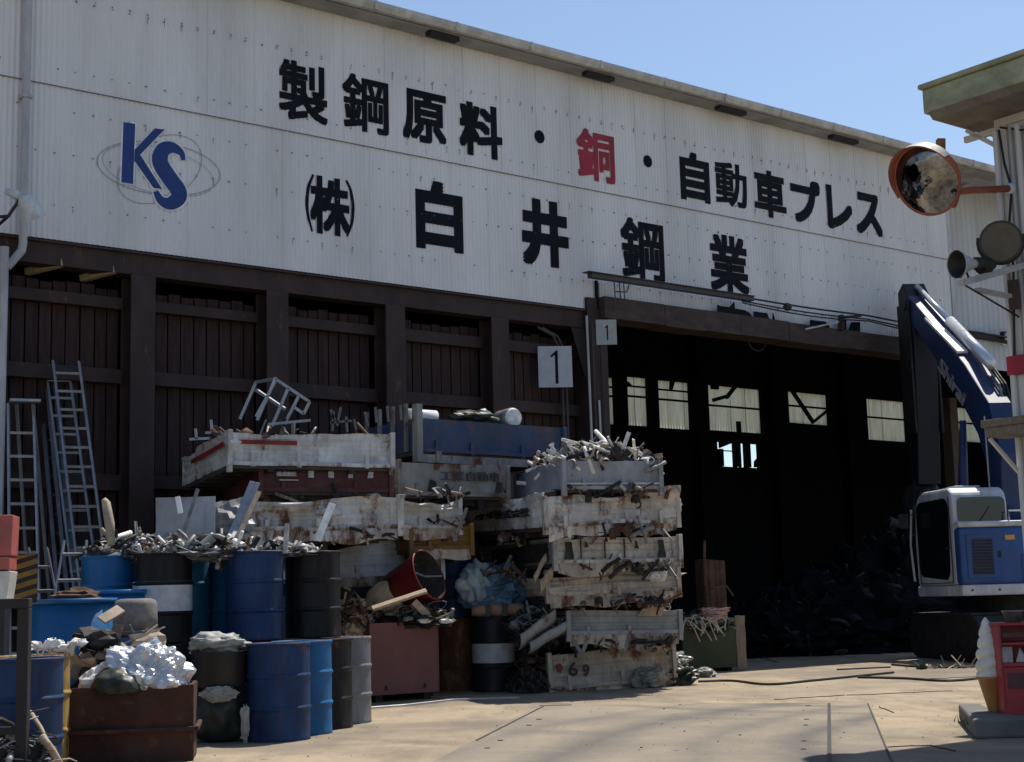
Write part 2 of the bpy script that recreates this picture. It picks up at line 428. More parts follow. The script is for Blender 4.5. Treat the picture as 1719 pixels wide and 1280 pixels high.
# ------------------------------------------------------------------ mesh builder
class MB:
    def __init__(s):
        s.v, s.f, s.m, s.sm, s.mi, s.smooth, s.X = [], [], [], [], 0, False, None
    def add(s, vs, fs):
        o = len(s.v)
        s.v += [Vector(v) if s.X is None else s.X @ Vector(v) for v in vs]
        for f in fs:
            s.f.append([i + o for i in f])
            s.m.append(s.mi)
            s.sm.append(s.smooth)
        return s
    def box(s, c, d, rot=None):
        c = Vector(c)
        q = rot if rot is not None else Matrix.Identity(3)
        if isinstance(q, (int, float)):
            q = Matrix.Rotation(q, 3, 'Z')
        vs = [c + q @ Vector((x * d[0] / 2, y * d[1] / 2, z * d[2] / 2)) for x in (-1, 1) for y in (-1, 1) for z in (-1, 1)]
        return s.add(vs, [(0, 1, 3, 2), (4, 6, 7, 5), (0, 4, 5, 1), (2, 3, 7, 6), (0, 2, 6, 4), (1, 5, 7, 3)])
    def bb(s, a, b):                     # box from min corner to max corner
        a, b = Vector(a), Vector(b)
        return s.box((a + b) / 2, b - a)
    def bar(s, a, b, w, h, up=(0, 0, 1)):
        a, b = Vector(a), Vector(b)
        d = (b - a)
        L = d.length
        d.normalize()
        up = Vector(up)
        x = d.cross(up)
        if x.length < 1e-4:
            x = d.cross(Vector((0, 1, 0)))
        x.normalize()
        y = x.cross(d)
        q = Matrix((x, d, y)).transposed()
        return s.box((a + b) / 2, (w, L, h), q)
    def tube(s, pts, r, n=8, caps=True):
        pts = [Vector(p) for p in pts]
        rs = r if isinstance(r, (list, tuple)) else [r] * len(pts)
        vs, fs = [], []
        ref = None
        for i, p in enumerate(pts):
            d = (pts[min(i + 1, len(pts) - 1)] - pts[max(i - 1, 0)]).normalized()
            if ref is None:
                ref = d.orthogonal().normalized()
            ref = (ref - d * ref.dot(d))
            ref = ref.normalized() if ref.length > 1e-6 else d.orthogonal().normalized()
            bi = d.cross(ref)
            for k in range(n):
                a = 2 * math.pi * k / n
                vs.append(p + (ref * math.cos(a) + bi * math.sin(a)) * rs[i])
        for i in range(len(pts) - 1):
            for k in range(n):
                fs.append((i * n + k, i * n + (k + 1) % n, (i + 1) * n + (k + 1) % n, (i + 1) * n + k))
        if caps:
            fs.append(tuple(range(n))[::-1])
            fs.append(tuple(range((len(pts) - 1) * n, len(pts) * n)))
        return s.add(vs, fs)
    def lathe(s, prof, n=28, c=(0, 0, 0)):
        c = Vector(c)
        vs, fs = [], []
        for r, z in prof:
            for k in range(n):
                a = 2 * math.pi * k / n
                vs.append(c + Vector((r * math.cos(a), r * math.sin(a), z)))
        for i in range(len(prof) - 1):
            for k in range(n):
                fs.append((i * n + k, i * n + (k + 1) % n, (i + 1) * n + (k + 1) % n, (i + 1) * n + k))
        return s.add(vs, fs)
    def disc(s, c, r, n=28, up=True):
        c = Vector(c)
        vs = [c + Vector((r * math.cos(2 * math.pi * k / n), r * math.sin(2 * math.pi * k / n), 0)) for k in range(n)]
        return s.add(vs, [tuple(range(n)) if up else tuple(range(n))[::-1]])
    def prism(s, poly, P, U, V, N, t):   # polygon (a,b) in plane U,V at P, thickness t along N
        P, U, V, N = Vector(P), Vector(U), Vector(V), Vector(N)
        n = len(poly)
        vs = [P + U * a + V * b for a, b in poly] + [P + U * a + V * b + N * t for a, b in poly]
        fs = [tuple(range(n))[::-1], tuple(range(n, 2 * n))] + [(i, (i + 1) % n, n + (i + 1) % n, n + i) for i in range(n)]
        return s.add(vs, fs)
    def slab(s, P, U, V, N, L, H, t, nx, nz, fn):   # sheet with thickness, front face pushed by fn(a,b)->(dn,dv)
        P, U, V, N = Vector(P), Vector(U), Vector(V), Vector(N)
        vs = []
        for side in (0, 1):
            for j in range(nz + 1):
                for i in range(nx + 1):
                    a, b = i / nx, j / nz
                    dn, dv = fn(a * L, b * H)
                    vs.append(P + U * (a * L) + V * (b * H + dv) + N * (dn - side * t))
        o = (nx + 1) * (nz + 1)
        ix = lambda i, j, sd: sd * o + j * (nx + 1) + i
        fs = []
        for j in range(nz):
            for i in range(nx):
                fs.append((ix(i, j, 0), ix(i + 1, j, 0), ix(i + 1, j + 1, 0), ix(i, j + 1, 0)))
                fs.append((ix(i, j, 1), ix(i, j + 1, 1), ix(i + 1, j + 1, 1), ix(i + 1, j, 1)))
        for i in range(nx):
            fs.append((ix(i, 0, 0), ix(i, 0, 1), ix(i + 1, 0, 1), ix(i + 1, 0, 0)))
            fs.append((ix(i, nz, 0), ix(i + 1, nz, 0), ix(i + 1, nz, 1), ix(i, nz, 1)))
        for j in range(nz):
            fs.append((ix(0, j, 0), ix(0, j + 1, 0), ix(0, j + 1, 1), ix(0, j, 1)))
            fs.append((ix(nx, j, 0), ix(nx, j, 1), ix(nx, j + 1, 1), ix(nx, j + 1, 0)))
        return s.add(vs, fs)
    def blob(s, c, rad, seed, amp=.25, freq=1.6, sub=3, flat=None, crease=False):
        bm = bmesh.new()
        bmesh.ops.create_icosphere(bm, subdivisions=sub, radius=1)
        off = Vector((seed * 3.1, seed * 7.7, seed * 1.3))
        vs = []
        for v in bm.verts:
            p = v.co.copy()
            if crease:
                k = 1 + amp * (noise.noise(p * freq + off) * .7 + folds(p + .12 * noise.noise_vector(p * 1.7 + off), seed, freq) * .34)
            else:
                k = 1 + amp * noise.turbulence(p * freq + off, 3, False)
            q = Vector((p.x * rad[0] * k, p.y * rad[1] * k, p.z * rad[2] * k))
            if flat is not None and q.z < flat:
                q.z = flat + (q.z - flat) * .12
            vs.append(Vector(c) + q)
        fs = [tuple(v.index for v in f.verts) for f in bm.faces]
        bm.free()
        return s.add(vs, fs)
    def build(s, name, mats, parent=None, bev=0.0, loc=None, fix=True):
        me = bpy.data.meshes.new(name)
        me.from_pydata([tuple(v) for v in s.v], [], s.f)
        for mm in (mats if isinstance(mats, (list, tuple)) else [mats]):
            me.materials.append(mm)
        me.polygons.foreach_set('material_index', s.m)
        me.polygons.foreach_set('use_smooth', s.sm)
        if fix:
            bm = bmesh.new()
            bm.from_mesh(me)
            bmesh.ops.recalc_face_normals(bm, faces=bm.faces)
            bm.to_mesh(me)
            bm.free()
        me.update()
        o = bpy.data.objects.new(name, me)
        COL.objects.link(o)
        if parent is not None:
            o.parent = parent
        if loc is not None:
            o.location = loc
        if bev > 0:
            b = o.modifiers.new('bevel', 'BEVEL')
            b.width = bev
            b.segments = 2
            b.limit_method = 'ANGLE'
            b.angle_limit = R(40)
        return o

def tag(o, label, cat, group=None, kind=None):
    if label:
        o['label'] = label
    if cat:
        o['category'] = cat
    if group:
        o['group'] = group
    if kind:
        o['kind'] = kind
    return o
def thing(name, label, cat, loc=(0, 0, 0), rz=0.0, group=None):
    o = bpy.data.objects.new(name, None)
    o.empty_display_size = .2
    COL.objects.link(o)
    o.location = loc
    o.rotation_euler = (0, 0, rz)
    return tag(o, label, cat, group)
def dup(root, loc, rz, label, group=None):
    r = root.copy()
    COL.objects.link(r)
    r.location = loc
    r.rotation_euler = (0, 0, rz)
    r['label'] = label
    if group:
        r['group'] = group
    for ch in list(root.children):
        c = ch.copy()
        COL.objects.link(c)
        c.parent = r
        for g in list(ch.children):
            d = g.copy()
            COL.objects.link(d)
            d.parent = c
    return r

_glyph = {}
def glyph(body):
    if body not in _glyph:
        cu = bpy.data.curves.new('lettering', 'FONT')
        cu.body = body
        cu.resolution_u = 3
        o = bpy.data.objects.new('lettering', cu)
        COL.objects.link(o)
        dg = bpy.context.evaluated_depsgraph_get()
        me = bpy.data.meshes.new_from_object(o.evaluated_get(dg))
        vs = [v.co.copy() for v in me.vertices]
        fs = [tuple(p.vertices) for p in me.polygons]
        bpy.data.objects.remove(o)
        bpy.data.curves.remove(cu)
        bpy.data.meshes.remove(me)
        x0, x1 = min(v.x for v in vs), max(v.x for v in vs)
        y0, y1 = min(v.y for v in vs), max(v.y for v in vs)
        _glyph[body] = ([((v.x - x0) / (x1 - x0), (v.y - y0) / (y1 - y0)) for v in vs], fs)
    return _glyph[body]
def text(mb, body, P, U, V, N, w, h, bold=.03, shear=0.0):
    P, U, V, N = Vector(P), Vector(U), Vector(V), Vector(N)
    g, fs = glyph(body)
    offs = [(0, 0)]
    if bold > 0:
        offs += [(i_ * bold, j_ * bold) for i_ in (-1, 0, 1) for j_ in (-1, 0, 1) if i_ or j_]
    for i, (dx, dy) in enumerate(offs):
        vs = []
        for x, y in g:
            X = bold + x * (1 - 2 * bold) + dx
            Y = bold + y * (1 - 2 * bold) + dy
            vs.append(P + U * (X * w + shear * Y * h) + V * (Y * h) + N * (.0006 * i))
        mb.add(vs, fs)
    return mb
X3, Y3, Z3 = Vector((1, 0, 0)), Vector((0, 1, 0)), Vector((0, 0, 1))
# ================================================================== SETTING
g = MB()
g.add([(-300, -60, 0), (300, -60, 0), (300, 500, 0), (-300, 500, 0)], [(0, 1, 2, 3)])
ground = g.build('ground', M['ground'])
ground['kind'] = 'structure'
dk = MB()
P = [gp(640, 1330), gp(905, 1186), gp(1458, 1182), gp(1520, 1330)]
dk.prism([(p.x, p.y) for p in P], (0, 0, .004), X3, Y3, Z3, .012)
deck = dk.build('pavement', M['deck'])
deck['kind'] = 'structure'
def grooves():
    g = MB()
    def seg(a, b, w):
        a, b = gp(*a), gp(*b)
        a.z = b.z = .019
        g.bar(a, b, w, .005)
    seg((1392, 1184), (1393, 1320), .03)
    seg((905, 1188), (960, 1186.5), .02)
    seg((800, 1247), (912, 1189), .018)
    seg((1457, 1184), (1512, 1320), .014)
    for x, y in ((1357, 1188), (1354, 1211), (1353, 1221), (1350, 1248), (1349, 1262), (905, 1211), (888, 1221), (840, 1247), (818, 1260)):
        seg((x - 4, y), (x + 4, y), .03)
    return g.build('pavement_seam', M['cable'])
gv = grooves()
gv['kind'] = 'structure'
cr_ = MB()
rg = random.Random(4)
for a, b in (((1180, 1262), (1232, 1268)), ((1475, 1187), (1500, 1197)), ((1478, 1255), (1560, 1252)), ((1560, 1252), (1605, 1262)), ((1560, 1140), (1640, 1136)), ((1300, 1175), (1420, 1168)), ((1420, 1168), (1600, 1160))):
    pts = [gp(a[0] + (b[0] - a[0]) * t / 8 + rg.uniform(-2, 2), a[1] + (b[1] - a[1]) * t / 8 + rg.uniform(-.6, .6), .002) for t in range(9)]
    cr_.tube(pts, .007, 5)
cko = cr_.build('pavement_crack', M['soil'])
cko['kind'] = 'structure'

# ------------------------------------------------------------------ factory
FA = thing('factory_building', 'large pale corrugated scrap metal factory with painted Japanese lettering and a dark open bay', 'factory', ORG, ALPHA)
SL, SC1, SR, SEND = -5.0, fl(1003, 520)[0], fl(1590, 400)[0], 58.0
ZB, ZS, ZT, DEEP = 6.15, 8.33, 10.72, 16.0
OPZ = 6.36
def corrugated(mb, s0, s1, z0, z1, y, pitch=.077, amp=.0075, nz=1):
    n = max(2, int((s1 - s0) / pitch) * 6)
    vs, fs = [], []
    for j in range(nz + 1):
        for i in range(n + 1):
            s = s0 + (s1 - s0) * i / n
            ph = 2 * math.pi * s / pitch
            c = math.cos(ph)
            vs.append((s, y - amp * (abs(c) ** .6) * (1 if c > 0 else -1), z0 + (z1 - z0) * j / nz))
    for j in range(nz):
        for i in range(n):
            a = j * (n + 1) + i
            fs.append((a, a + 1, a + n + 2, a + n + 1))
    mb.add(vs, fs)
def bolts(mb, s0, s1, z, y, rg, step=.26):
    s = s0
    while s < s1:
        if rg.random() < .85:
            r = rg.uniform(.006, .011)
            mb.tube([(s + rg.uniform(-.03, .03), y, z + rg.uniform(-.012, .012)), (s, y - .016, z)], r, 6)
            if rg.random() < .18:
                mb.box((s, y - .002, z - .05), (.006, .004, rg.uniform(.03, .09)))
        s += step
rg = random.Random(11)
c = MB()
corrugated(c, SL, SC1, ZB, ZS, 0)
corrugated(c, SC1, SR, OPZ - .05, ZS, 0)
corrugated(c, SL, SR, ZS - .04, ZT, -.018)
c.mi = 1
c.bb((SL, -.022, ZS - .052), (SR, -.012, ZS - .041))  # dark strip painted in as the shadow line under the upper sheets
c.mi = 1
for px, py in ((150, 195), (140, 265), (145, 352)):
    bolts(c, SL, SR - .2, fl(px, py)[1], -.007, rg)
zr = [fl(150, 128)[1], fl(300, 40)[1], fl(820, 165)[1]]
for z in zr:
    bolts(c, SL, SR - .2, z, -.025, rg)
bolts(c, SC1 + .4, SR - .2, 6.95, -.007, rg, .5)
c.mi = 2
s = SL + .3
while s < SR:                            # side laps between the sheets
    if rg.random() < .8:
        c.bb((s, -.0095, (ZB if s < SC1 else OPZ)), (s + rg.uniform(.003, .005), -.002, ZS - .05))
    if rg.random() < .8:
        c.bb((s + .3, -.0275, ZS), (s + .3 + rg.uniform(.003, .005), -.02, ZT - .1))
    s += .77
c.build('cladding', [M['cladding'], M['bolt'], mat('sheet_lap', (.54, .55, .565), .7, 0, .1, .3, 3, (1, 1, .3))], FA, fix=False)
c = MB()                                 # set-back end bay on the right
corrugated(c, SR, SEND, 6.95, ZT, 1.0, .2, .012)
c.bb((SR, 1.02, 6.9), (SEND, 1.06, 6.98))
corrugated(c, SR, SEND, 6.2, 6.9, .92, .2, .008)
c.build('end_bay_cladding', M['cladding_old'], FA, fix=False)
c = MB()
c.bb((SR - .02, -.03, 5.9), (SR + .10, 1.0, ZT - .05))
c.build('corner_post', M['pipe_grey'], FA)
c = MB()
c.bb((SR + .1, .78, 6.86), (SEND, .90, 7.0))
c.build('conduit_tray', M['dark_steel'], FA)
# roof, gutter and eave brackets
g0 = fl(590, 0, -.52)
GZ = fl(1195, 152, -.52)[1]
ro = MB()
ro.add([(SL - 2, -.39, GZ - .06), (SEND, -.39, GZ - .06), (SEND, DEEP / 2, GZ + 1.2), (SL - 2, DEEP / 2, GZ + 1.2), (SL - 2, DEEP + .7, GZ - .06), (SEND, DEEP + .7, GZ - .06)],
       [(0, 1, 2, 3), (3, 2, 5, 4)])
ro.add([(SL - 2, -.39, GZ - .16), (SEND, -.39, GZ - .16), (SEND, DEEP / 2, GZ + 1.1), (SL - 2, DEEP / 2, GZ + 1.1), (SL - 2, DEEP + .7, GZ - .16), (SEND, DEEP + .7, GZ - .16)],
       [(0, 1, 2, 3), (3, 2, 5, 4)])
ro.build('roof', M['roofing'], FA, fix=False)
gu = MB()
gu.prism([(0, 0), (-.09, 0), (-.13, .06), (-.13, .13), (-.11, .13), (-.10, .08), (-.02, .08), (0, .08)], (SL - 2, -.39, GZ - .13), Y3, Z3, X3, SEND - SL + 2)
s = SL
while s < SEND:
    gu.bb((s, -.53, GZ - .135), (s + .05, -.38, GZ + .006))
    s += 1.55
gu.build('gutter', M['gutter'], FA)
sf = MB()
sf.bb((SL - 2, -.38, GZ - .155), (SEND, -.03, GZ - .135))
sf.build('soffit', M['eave_board'], FA)
for x0, x1, py in ((722, 770, 50), (985, 1030, 118), (1208, 1252, 180), (1398, 1440, 232)):
    s0, s1 = fl(x0, py, -.35)[0], fl(x1, py, -.35)[0]
    b = MB()
    b.bb((s0, -.37, GZ - .23), (s1, -.22, GZ - .157))
    b.build('eave_bracket', M['dark_steel'], FA)
b = MB()
bp_ = [Vector((fl(1612, 315, .9)[0], .9, fl(1612, 315, .9)[1])), Vector((fl(1644, 300, .5)[0], .3, fl(1644, 300, .5)[1])), Vector((fl(1650, 285, .3)[0], -.1, fl(1650, 285, .3)[1]))]
b.tube(bp_, .05, 8)
b.build('gutter_outlet', M['pipe_grey'], FA)
# beam under the cladding, columns, boarded bays
b = MB()
b.bb((SL, .03, ZB - .34), (16.6, .30, ZB - .02))
b.bb((SL, -.03, ZB - .05), (SC1, .03, ZB - .02))
b.build('lintel_beam', M['brown_steel'], FA)
cols = [fl(x, 600)[0] for x in (239, 465.5, 664, 840)]
sp = (cols[3] - cols[0]) / 3
cols = [cols[0] - 2 * sp, cols[0] - sp] + cols
for s in cols:
    b = MB()
    b.bb((s - .18, -.02, 0), (s + .18, .005, ZB - .35))
    b.bb((s - .02, .006, 0), (s + .02, .30, ZB - .35))
    b.bb((s - .18, .301, 0), (s + .18, .33, ZB - .35))
    b.build('column', M['brown_steel'], FA, bev=.004)
edges = cols + [16.6]
for a_, b_ in zip(edges[:-1], edges[1:]):
    s0, s1 = a_ + .19, b_ - (.19 if b_ != 16.6 else 0)
    p = MB()
    s = s0
    while s < s1 - .05:
        wd = rg.uniform(.17, .21)
        t = rg.uniform(0, .012)
        p.bb((s, .36 + t, 0), (min(s + wd - .022, s1), .39 + t, 5.66 + rg.uniform(-.03, .03)))
        s += wd
    p.build('plank_panel', M['plank'], FA)
    p = MB()
    p.bb((s0, .62, 0), (s1, .66, 5.7))
    p.build('backing_board', M['interior'], FA)
    for z, dy, hh in ((5.42, .22, .17), (4.40, .22, .20), (2.95, .22, .2), (1.4, .22, .2)):
        p = MB()
        p.bb((s0, dy, z - hh / 2 + rg.uniform(-.02, .02)), (s1, dy + .12, z + hh / 2))
        if z > 5 and a_ == cols[0] + sp:
            pass
        p.build('rail', M['brown_steel'], FA, bev=.006)
# loose timbers lying on the top rail of the first bay
for x, y, dx in ((95, 447, .30), (182, 458, .26)):
    s, z = fl(x, y, .2)
    p = MB()
    p.bar((s - dx, .50, z - .06), (s + .04, .05, z + .02), .10, .09)
    p.build('loose_timber', M['wood'], FA)
# pillar at the mouth of the open bay
b = MB()
b.bb((16.6, -.06, 0), (17.03, .34, OPZ - .02))
b.bb((16.63, -.065, 3.3), (16.80, -.045, 5.6))
b.build('mouth_pillar', M['brown_steel'], FA)
b = MB()
s0, zt = fl(935, 520)
b.add([(s0, .0, ZB - .36), (16.6, .0, ZB - .36), (16.6, .0, ZB - 1.35), (s0 + .3, .0, ZB - .36)], [(0, 1, 2, 3)])
b.prism([(s0 + .4, ZB - .36), (16.59, ZB - .36), (16.59, ZB - 1.3)], (0, .02, 0), X3, Z3, Y3, .03)
b.build('gusset_plate', M['dark_steel'], FA)
for x, r_, zlo, zhi, mt in ((990, .022, 0, 6.0, 'pipe_grey'), (998, .016, .5, 5.9, 'pipe_dark'), (1006, .02, 0, 4.55, 'pipe_grey'), (1011, .012, 2, 5.8, 'cable')):
    s, _ = fl(x, 640, -.09)
    p = MB()
    p.tube([(s - .03, -.10, zhi), (s, -.095, (zlo + zhi) / 2), (s + .01, -.10, zlo)], r_, 8)
    p.build('conduit', M[mt], FA)
for x in (942, 949):
    s, _ = fl(x, 600, .1)
    p = MB()
    p.tube([(s - .5, .1, ZB - .40), (s - .16, .1, ZB - .52), (s, .1, ZB - .8), (s + .02, .1, 2.5)], .022, 8)
    p.build('conduit', M['pipe_dark'], FA)
# header over the open bay
b = MB()
s = SC1
while s < SR + .2:
    L = rg.uniform(.9, 1.8)
    e = min(s + L - .008, SR + .25)
    b.bb((s, -.20 + rg.uniform(0, .012), 5.98 + rg.uniform(-.012, .012)), (e, .30, OPZ + rg.uniform(-.01, .01)))
    s += L
b.build('header_beam', M['beam_wood'], FA, bev=.006)
b = MB()
b.bb((SC1 + .02, -.05, OPZ - .02), (SC1 + .14, -.012, 6.62))
b.build('trim_strip', M['cream_panel'], FA)
b = MB()
b.bb((SC1 - .06, -.06, 6.14), (SC1 - .02, -.012, 6.66))
b.build('trim_strip', M['black_paint'], FA)
# door track along the header, its brackets and cables
s_a, s_m, s_b = fl(990, 468, -.3)[0], fl(1262, 503, -.3)[0], fl(1540, 552, -.3)[0]
b = MB()
b.bb((s_a, -.36, 6.62), (s_m, -.24, 6.70))
b.bb((s_a - .1, -.40, 6.70), (s_m, -.22, 6.715))
b.build('door_track', M['pipe_dark'], FA, bev=.004)
for i, (dz, sag) in enumerate(((.02, .03), (-.06, .05), (-.10, .08))):
    p = MB()
    pts = []
    for k in range(25):
        t = k / 24
        s = s_m - .3 + (s_b + 6 - s_m) * t
        pts.append((s, -.30 - .02 * i, 6.66 + dz - sag * math.sin(math.pi * ((t * 3) % 1)) + .01 * math.sin(9 * t)))
    p.tube(pts, .014 if i else .018, 6)
    p.build('overhead_cable', M['cable'], FA)
for dx in (.0, .12, .22):
    p = MB()
    p.tube([(SC1 + .16 + dx, -.28, 6.62), (SC1 + .19 + dx, -.26, 6.34), (SC1 + .2 + dx, -.24, 6.10 + dx)], .012, 6)
    p.build('hanger_rod', M['pipe_dark'], FA)
p = MB()
p.tube([(SC1 + .2, -.27, 6.45), (SC1 + .45, -.27, 6.47), (SC1 + .52, -.27, 6.60)], .012, 6)
p.build('hanger_rod', M['pipe_dark'], FA)
s, z = fl(1322, 517, -.3)
p = MB()
p.blob((s, -.30, z + .02), (.09, .09, .08), 3, .2, 2, 2)
p.build('pulley', M['lamp_black'], FA)
s, z = fl(1415, 537, -.3)
p = MB()
p.bar((s - .02, -.25, OPZ - .05), (s + .02, -.25, z + .10), .10, .08)
p.bar((s, -.25, z + .05), (s + .55, -.30, z + .13), .05, .05)
p.build('track_bracket', M['brown_steel'], FA)
# torn black remnants of sheet standing on the header
def torn(pts, y=-.17):
    q = MB()
    q.prism([fl(px, py, y) for px, py in pts], (0, y, 0), X3, Z3, Y3, .02)
    q.build('torn_sheet', M['black_paint'], FA)
torn([(1205, 531), (1205, 512), (1210, 514), (1225, 516), (1233, 507), (1234, 518), (1250, 521), (1258, 525), (1266, 538)])
torn([(1266, 540), (1266, 523), (1288, 526), (1293, 539), (1293, 543)])
torn([(1297, 544), (1298, 525), (1304, 546)])
torn([(1321, 548), (1323, 539), (1326, 549)])
torn([(1360, 552), (1361, 537), (1366, 538), (1385, 540), (1391, 544), (1395, 556)])
torn([(1409, 556), (1411, 538), (1421, 538), (1421, 557)], -.16)
torn([(1424, 558), (1430, 541), (1444, 541), (1444, 560)])
p = MB()
a, b2 = fl(1352, 553, -.26), fl(1407, 541, -.26)
p.bar((a[0], -.26, a[1]), (b2[0], -.27, b2[1]), .02, .03)
p.build('loose_strip', M['pipe_grey'], FA)
p = MB()
lp = [fl(x, y, .4) for x, y in ((1250, 562), (1256, 575), (1262, 585), (1272, 590), (1282, 586), (1287, 576), (1288, 566))]
p.tube([(s, .4, z) for s, z in lp], .012, 6)
p.build('hanging_cable', M['pipe_dark'], FA)

# ------------------------------------------------------------------ painted writing
def sign(body, x0, x1, xt, yt, xb, yb, mt, y, bold=.035, name='painted_character'):
    s0 = fl(x0, (yt + yb) / 2, y)[0]
    s1 = fl(x1, (yt + yb) / 2, y)[0]
    z1, z0 = fl(xt, yt, y)[1], fl(xb, yb, y)[1]
    q = MB()
    text(q, body, (s0, y, z0), X3, Z3, -Y3, s1 - s0, z1 - z0, bold)
    return q.build(name, M[mt], FA, fix=False)
YU, YL = -.028, -.010
for a in (('製', 468, 550, 480, 99, 544, 212, 'black_paint'), ('鋼', 574.8, 652, 591, 123, 643, 228, 'black_paint'), ('原', 675.8, 749, 680.5, 147, 741, 246, 'black_paint'),
          ('料', 771, 843, 785, 170, 832, 269, 'black_paint'), ('銅', 968.7, 1031.5, 980, 215, 1023, 309, 'red_paint'), ('自', 1141.7, 1191, 1162, 256.5, 1187, 342.5, 'black_paint'),
          ('動', 1201, 1253.6, 1212, 271, 1248, 351, 'black_paint'), ('車', 1266, 1318.6, 1289, 287, 1295, 366, 'black_paint'), ('プ', 1328, 1377, 1330, 297, 1350, 375, 'black_paint'),
          ('レ', 1388, 1430, 1390, 310, 1400, 385, 'black_paint'), ('ス', 1437, 1480, 1437, 320.6, 1477, 399, 'black_paint')):
    sign(*a, YU, {'製': .024, '鋼': .022, '銅': .027, '動': .024, '料': .036, '原': .034, '車': .034}.get(a[0], .045))
for x, y_, r_ in ((906, 230, 8.3), (1087.5, 271, 7.2)):
    s, z = fl(x, y_, YU)
    rr = fl(x + r_, y_, YU)[0] - s
    q = MB()
    q.prism([(s + rr * math.cos(a * math.pi / 10), z + rr * 1.05 * math.sin(a * math.pi / 10)) for a in range(20)], (0, YU, 0), X3, Z3, Y3, .004)
    q.build('painted_dot', M['black_paint'], FA)
for a in (('白', 697.8, 777, 735, 305, 768, 426, 'black_paint'), ('井', 876, 954, 900, 334, 931.5, 451, 'black_paint'), ('鋼', 1042.6, 1114.5, 1056.5, 364.7, 1107, 475.6, 'black_paint'),
          ('業', 1191.7, 1256, 1215.7, 394.7, 1253, 496.6, 'black_paint')):
    sign(*a, YL, {'鋼': .026, '業': .032}.get(a[0], .05))
# company mark in brackets
def poly_px(pts, y, mt, name, t=.003):
    q = MB()
    q.prism([fl(px, py, y) for px, py in pts], (0, y, 0), X3, Z3, Y3, t)
    return q.build(name, M[mt], FA)
def Z5(p):
    return (500 + p[0] / 8.535, 280 + p[1] / 8.535)
sign('株', 520.5, 588, 535, 295, 568, 397, 'black_paint', YL, .034)
def ribbon(mb, pts, ws, y, conv, off=0.0):
    P_ = [Vector((*fl(*conv(p), y), 0)) for p in pts]
    # smooth with Catmull-Rom
    out, ow = [], []
    n = len(P_)
    for i in range(n - 1):
        p0, p1, p2, p3 = P_[max(i - 1, 0)], P_[i], P_[i + 1], P_[min(i + 2, n - 1)]
        for k in range(6):
            t = k / 6
            out.append(.5 * ((2 * p1) + (p2 - p0) * t + (2 * p0 - 5 * p1 + 4 * p2 - p3) * t * t + (3 * p1 - p0 - 3 * p2 + p3) * t ** 3))
            ow.append(ws[i] * (1 - t) + ws[i + 1] * t)
    out.append(P_[-1])
    ow.append(ws[-1])
    vs, fs = [], []
    for i, p in enumerate(out):
        d = (out[min(i + 1, len(out) - 1)] - out[max(i - 1, 0)]).normalized()
        nn = Vector((-d.y, d.x, 0))
        for sgn in (1, -1):
            q = p + nn * (ow[i] / 2 * sgn)
            vs.append((q.x, y - off, q.y))
    for i in range(len(out) - 1):
        fs.append((2 * i, 2 * i + 1, 2 * i + 3, 2 * i + 2))
    mb.add(vs, fs)
q = MB()
ribbon(q, [(225, 115), (160, 270), (130, 480), (140, 660), (205, 930)], [.035, .05, .06, .05, .03], YL, Z5)
q.build('painted_bracket', M['black_paint'], FA, fix=False)
q = MB()
ribbon(q, [(695, 195), (755, 340), (790, 560), (775, 800), (705, 1000)], [.035, .05, .06, .05, .03], YL, Z5)
q.build('painted_bracket', M['black_paint'], FA, fix=False)
def Z6(p):
    return (150 + p[0] / 6.876, 190 + p[1] / 6.876)
# logo: two thin loops with K and S over them
q = MB()
def loop(cx, cy, rx, ry, rot, w, ph=0):
    pts = []
    for k in range(33):
        a = 2 * math.pi * k / 32 + ph
        x, y_ = rx * math.cos(a), ry * math.sin(a)
        pts.append((cx + x * math.cos(rot) - y_ * math.sin(rot), cy + x * math.sin(rot) + y_ * math.cos(rot)))
    ribbon(q, pts, [w] * 33, YL, Z6, .0)
loop(800, 640, 715, 300, R(8), .014)
loop(795, 665, 660, 262, R(14), .008)
loop(810, 650, 520, 355, R(-28), .012)
q.build('logo_loops', M['ring_paint'], FA, fix=False)
S_ = [(1085, 545), (1060, 460), (960, 398), (860, 420), (815, 520), (840, 620), (940, 770), (1030, 900), (1025, 985), (930, 1045), (830, 1010), (765, 905)]
SW = [.06, .10, .16, .20, .24, .25, .25, .25, .22, .18, .13, .08]
q = MB()
ribbon(q, S_, [w_ + .055 for w_ in SW], YL - .002, Z6)
for pts in ([(372, 95), (548, 112), (522, 838), (350, 815)], [(515, 430), (750, 165), (885, 180), (612, 480), (860, 890), (730, 880), (512, 560)]):
    q.prism([fl(*Z6(p), YL - .003) for p in pts], (0, YL - .003, 0), X3, Z3, Y3, .001)
q.build('logo_outline', M['halo_paint'], FA, fix=False)
q = MB()
q.prism([fl(*Z6(p), YL - .006) for p in [(395, 105), (530, 125), (505, 820), (370, 800)]], (0, YL - .006, 0), X3, Z3, Y3, .002)
q.prism([fl(*Z6(p), YL - .006) for p in [(527, 420), (757, 178), (868, 190), (588, 482), (842, 880), (742, 866), (520, 550)]], (0, YL - .0055, 0), X3, Z3, Y3, .002)
q.build('logo_letter', M['blue_paint'], FA)
q = MB()
ribbon(q, S_, SW, YL - .007, Z6)
q.build('logo_letter', M['blue_paint'], FA, fix=False)

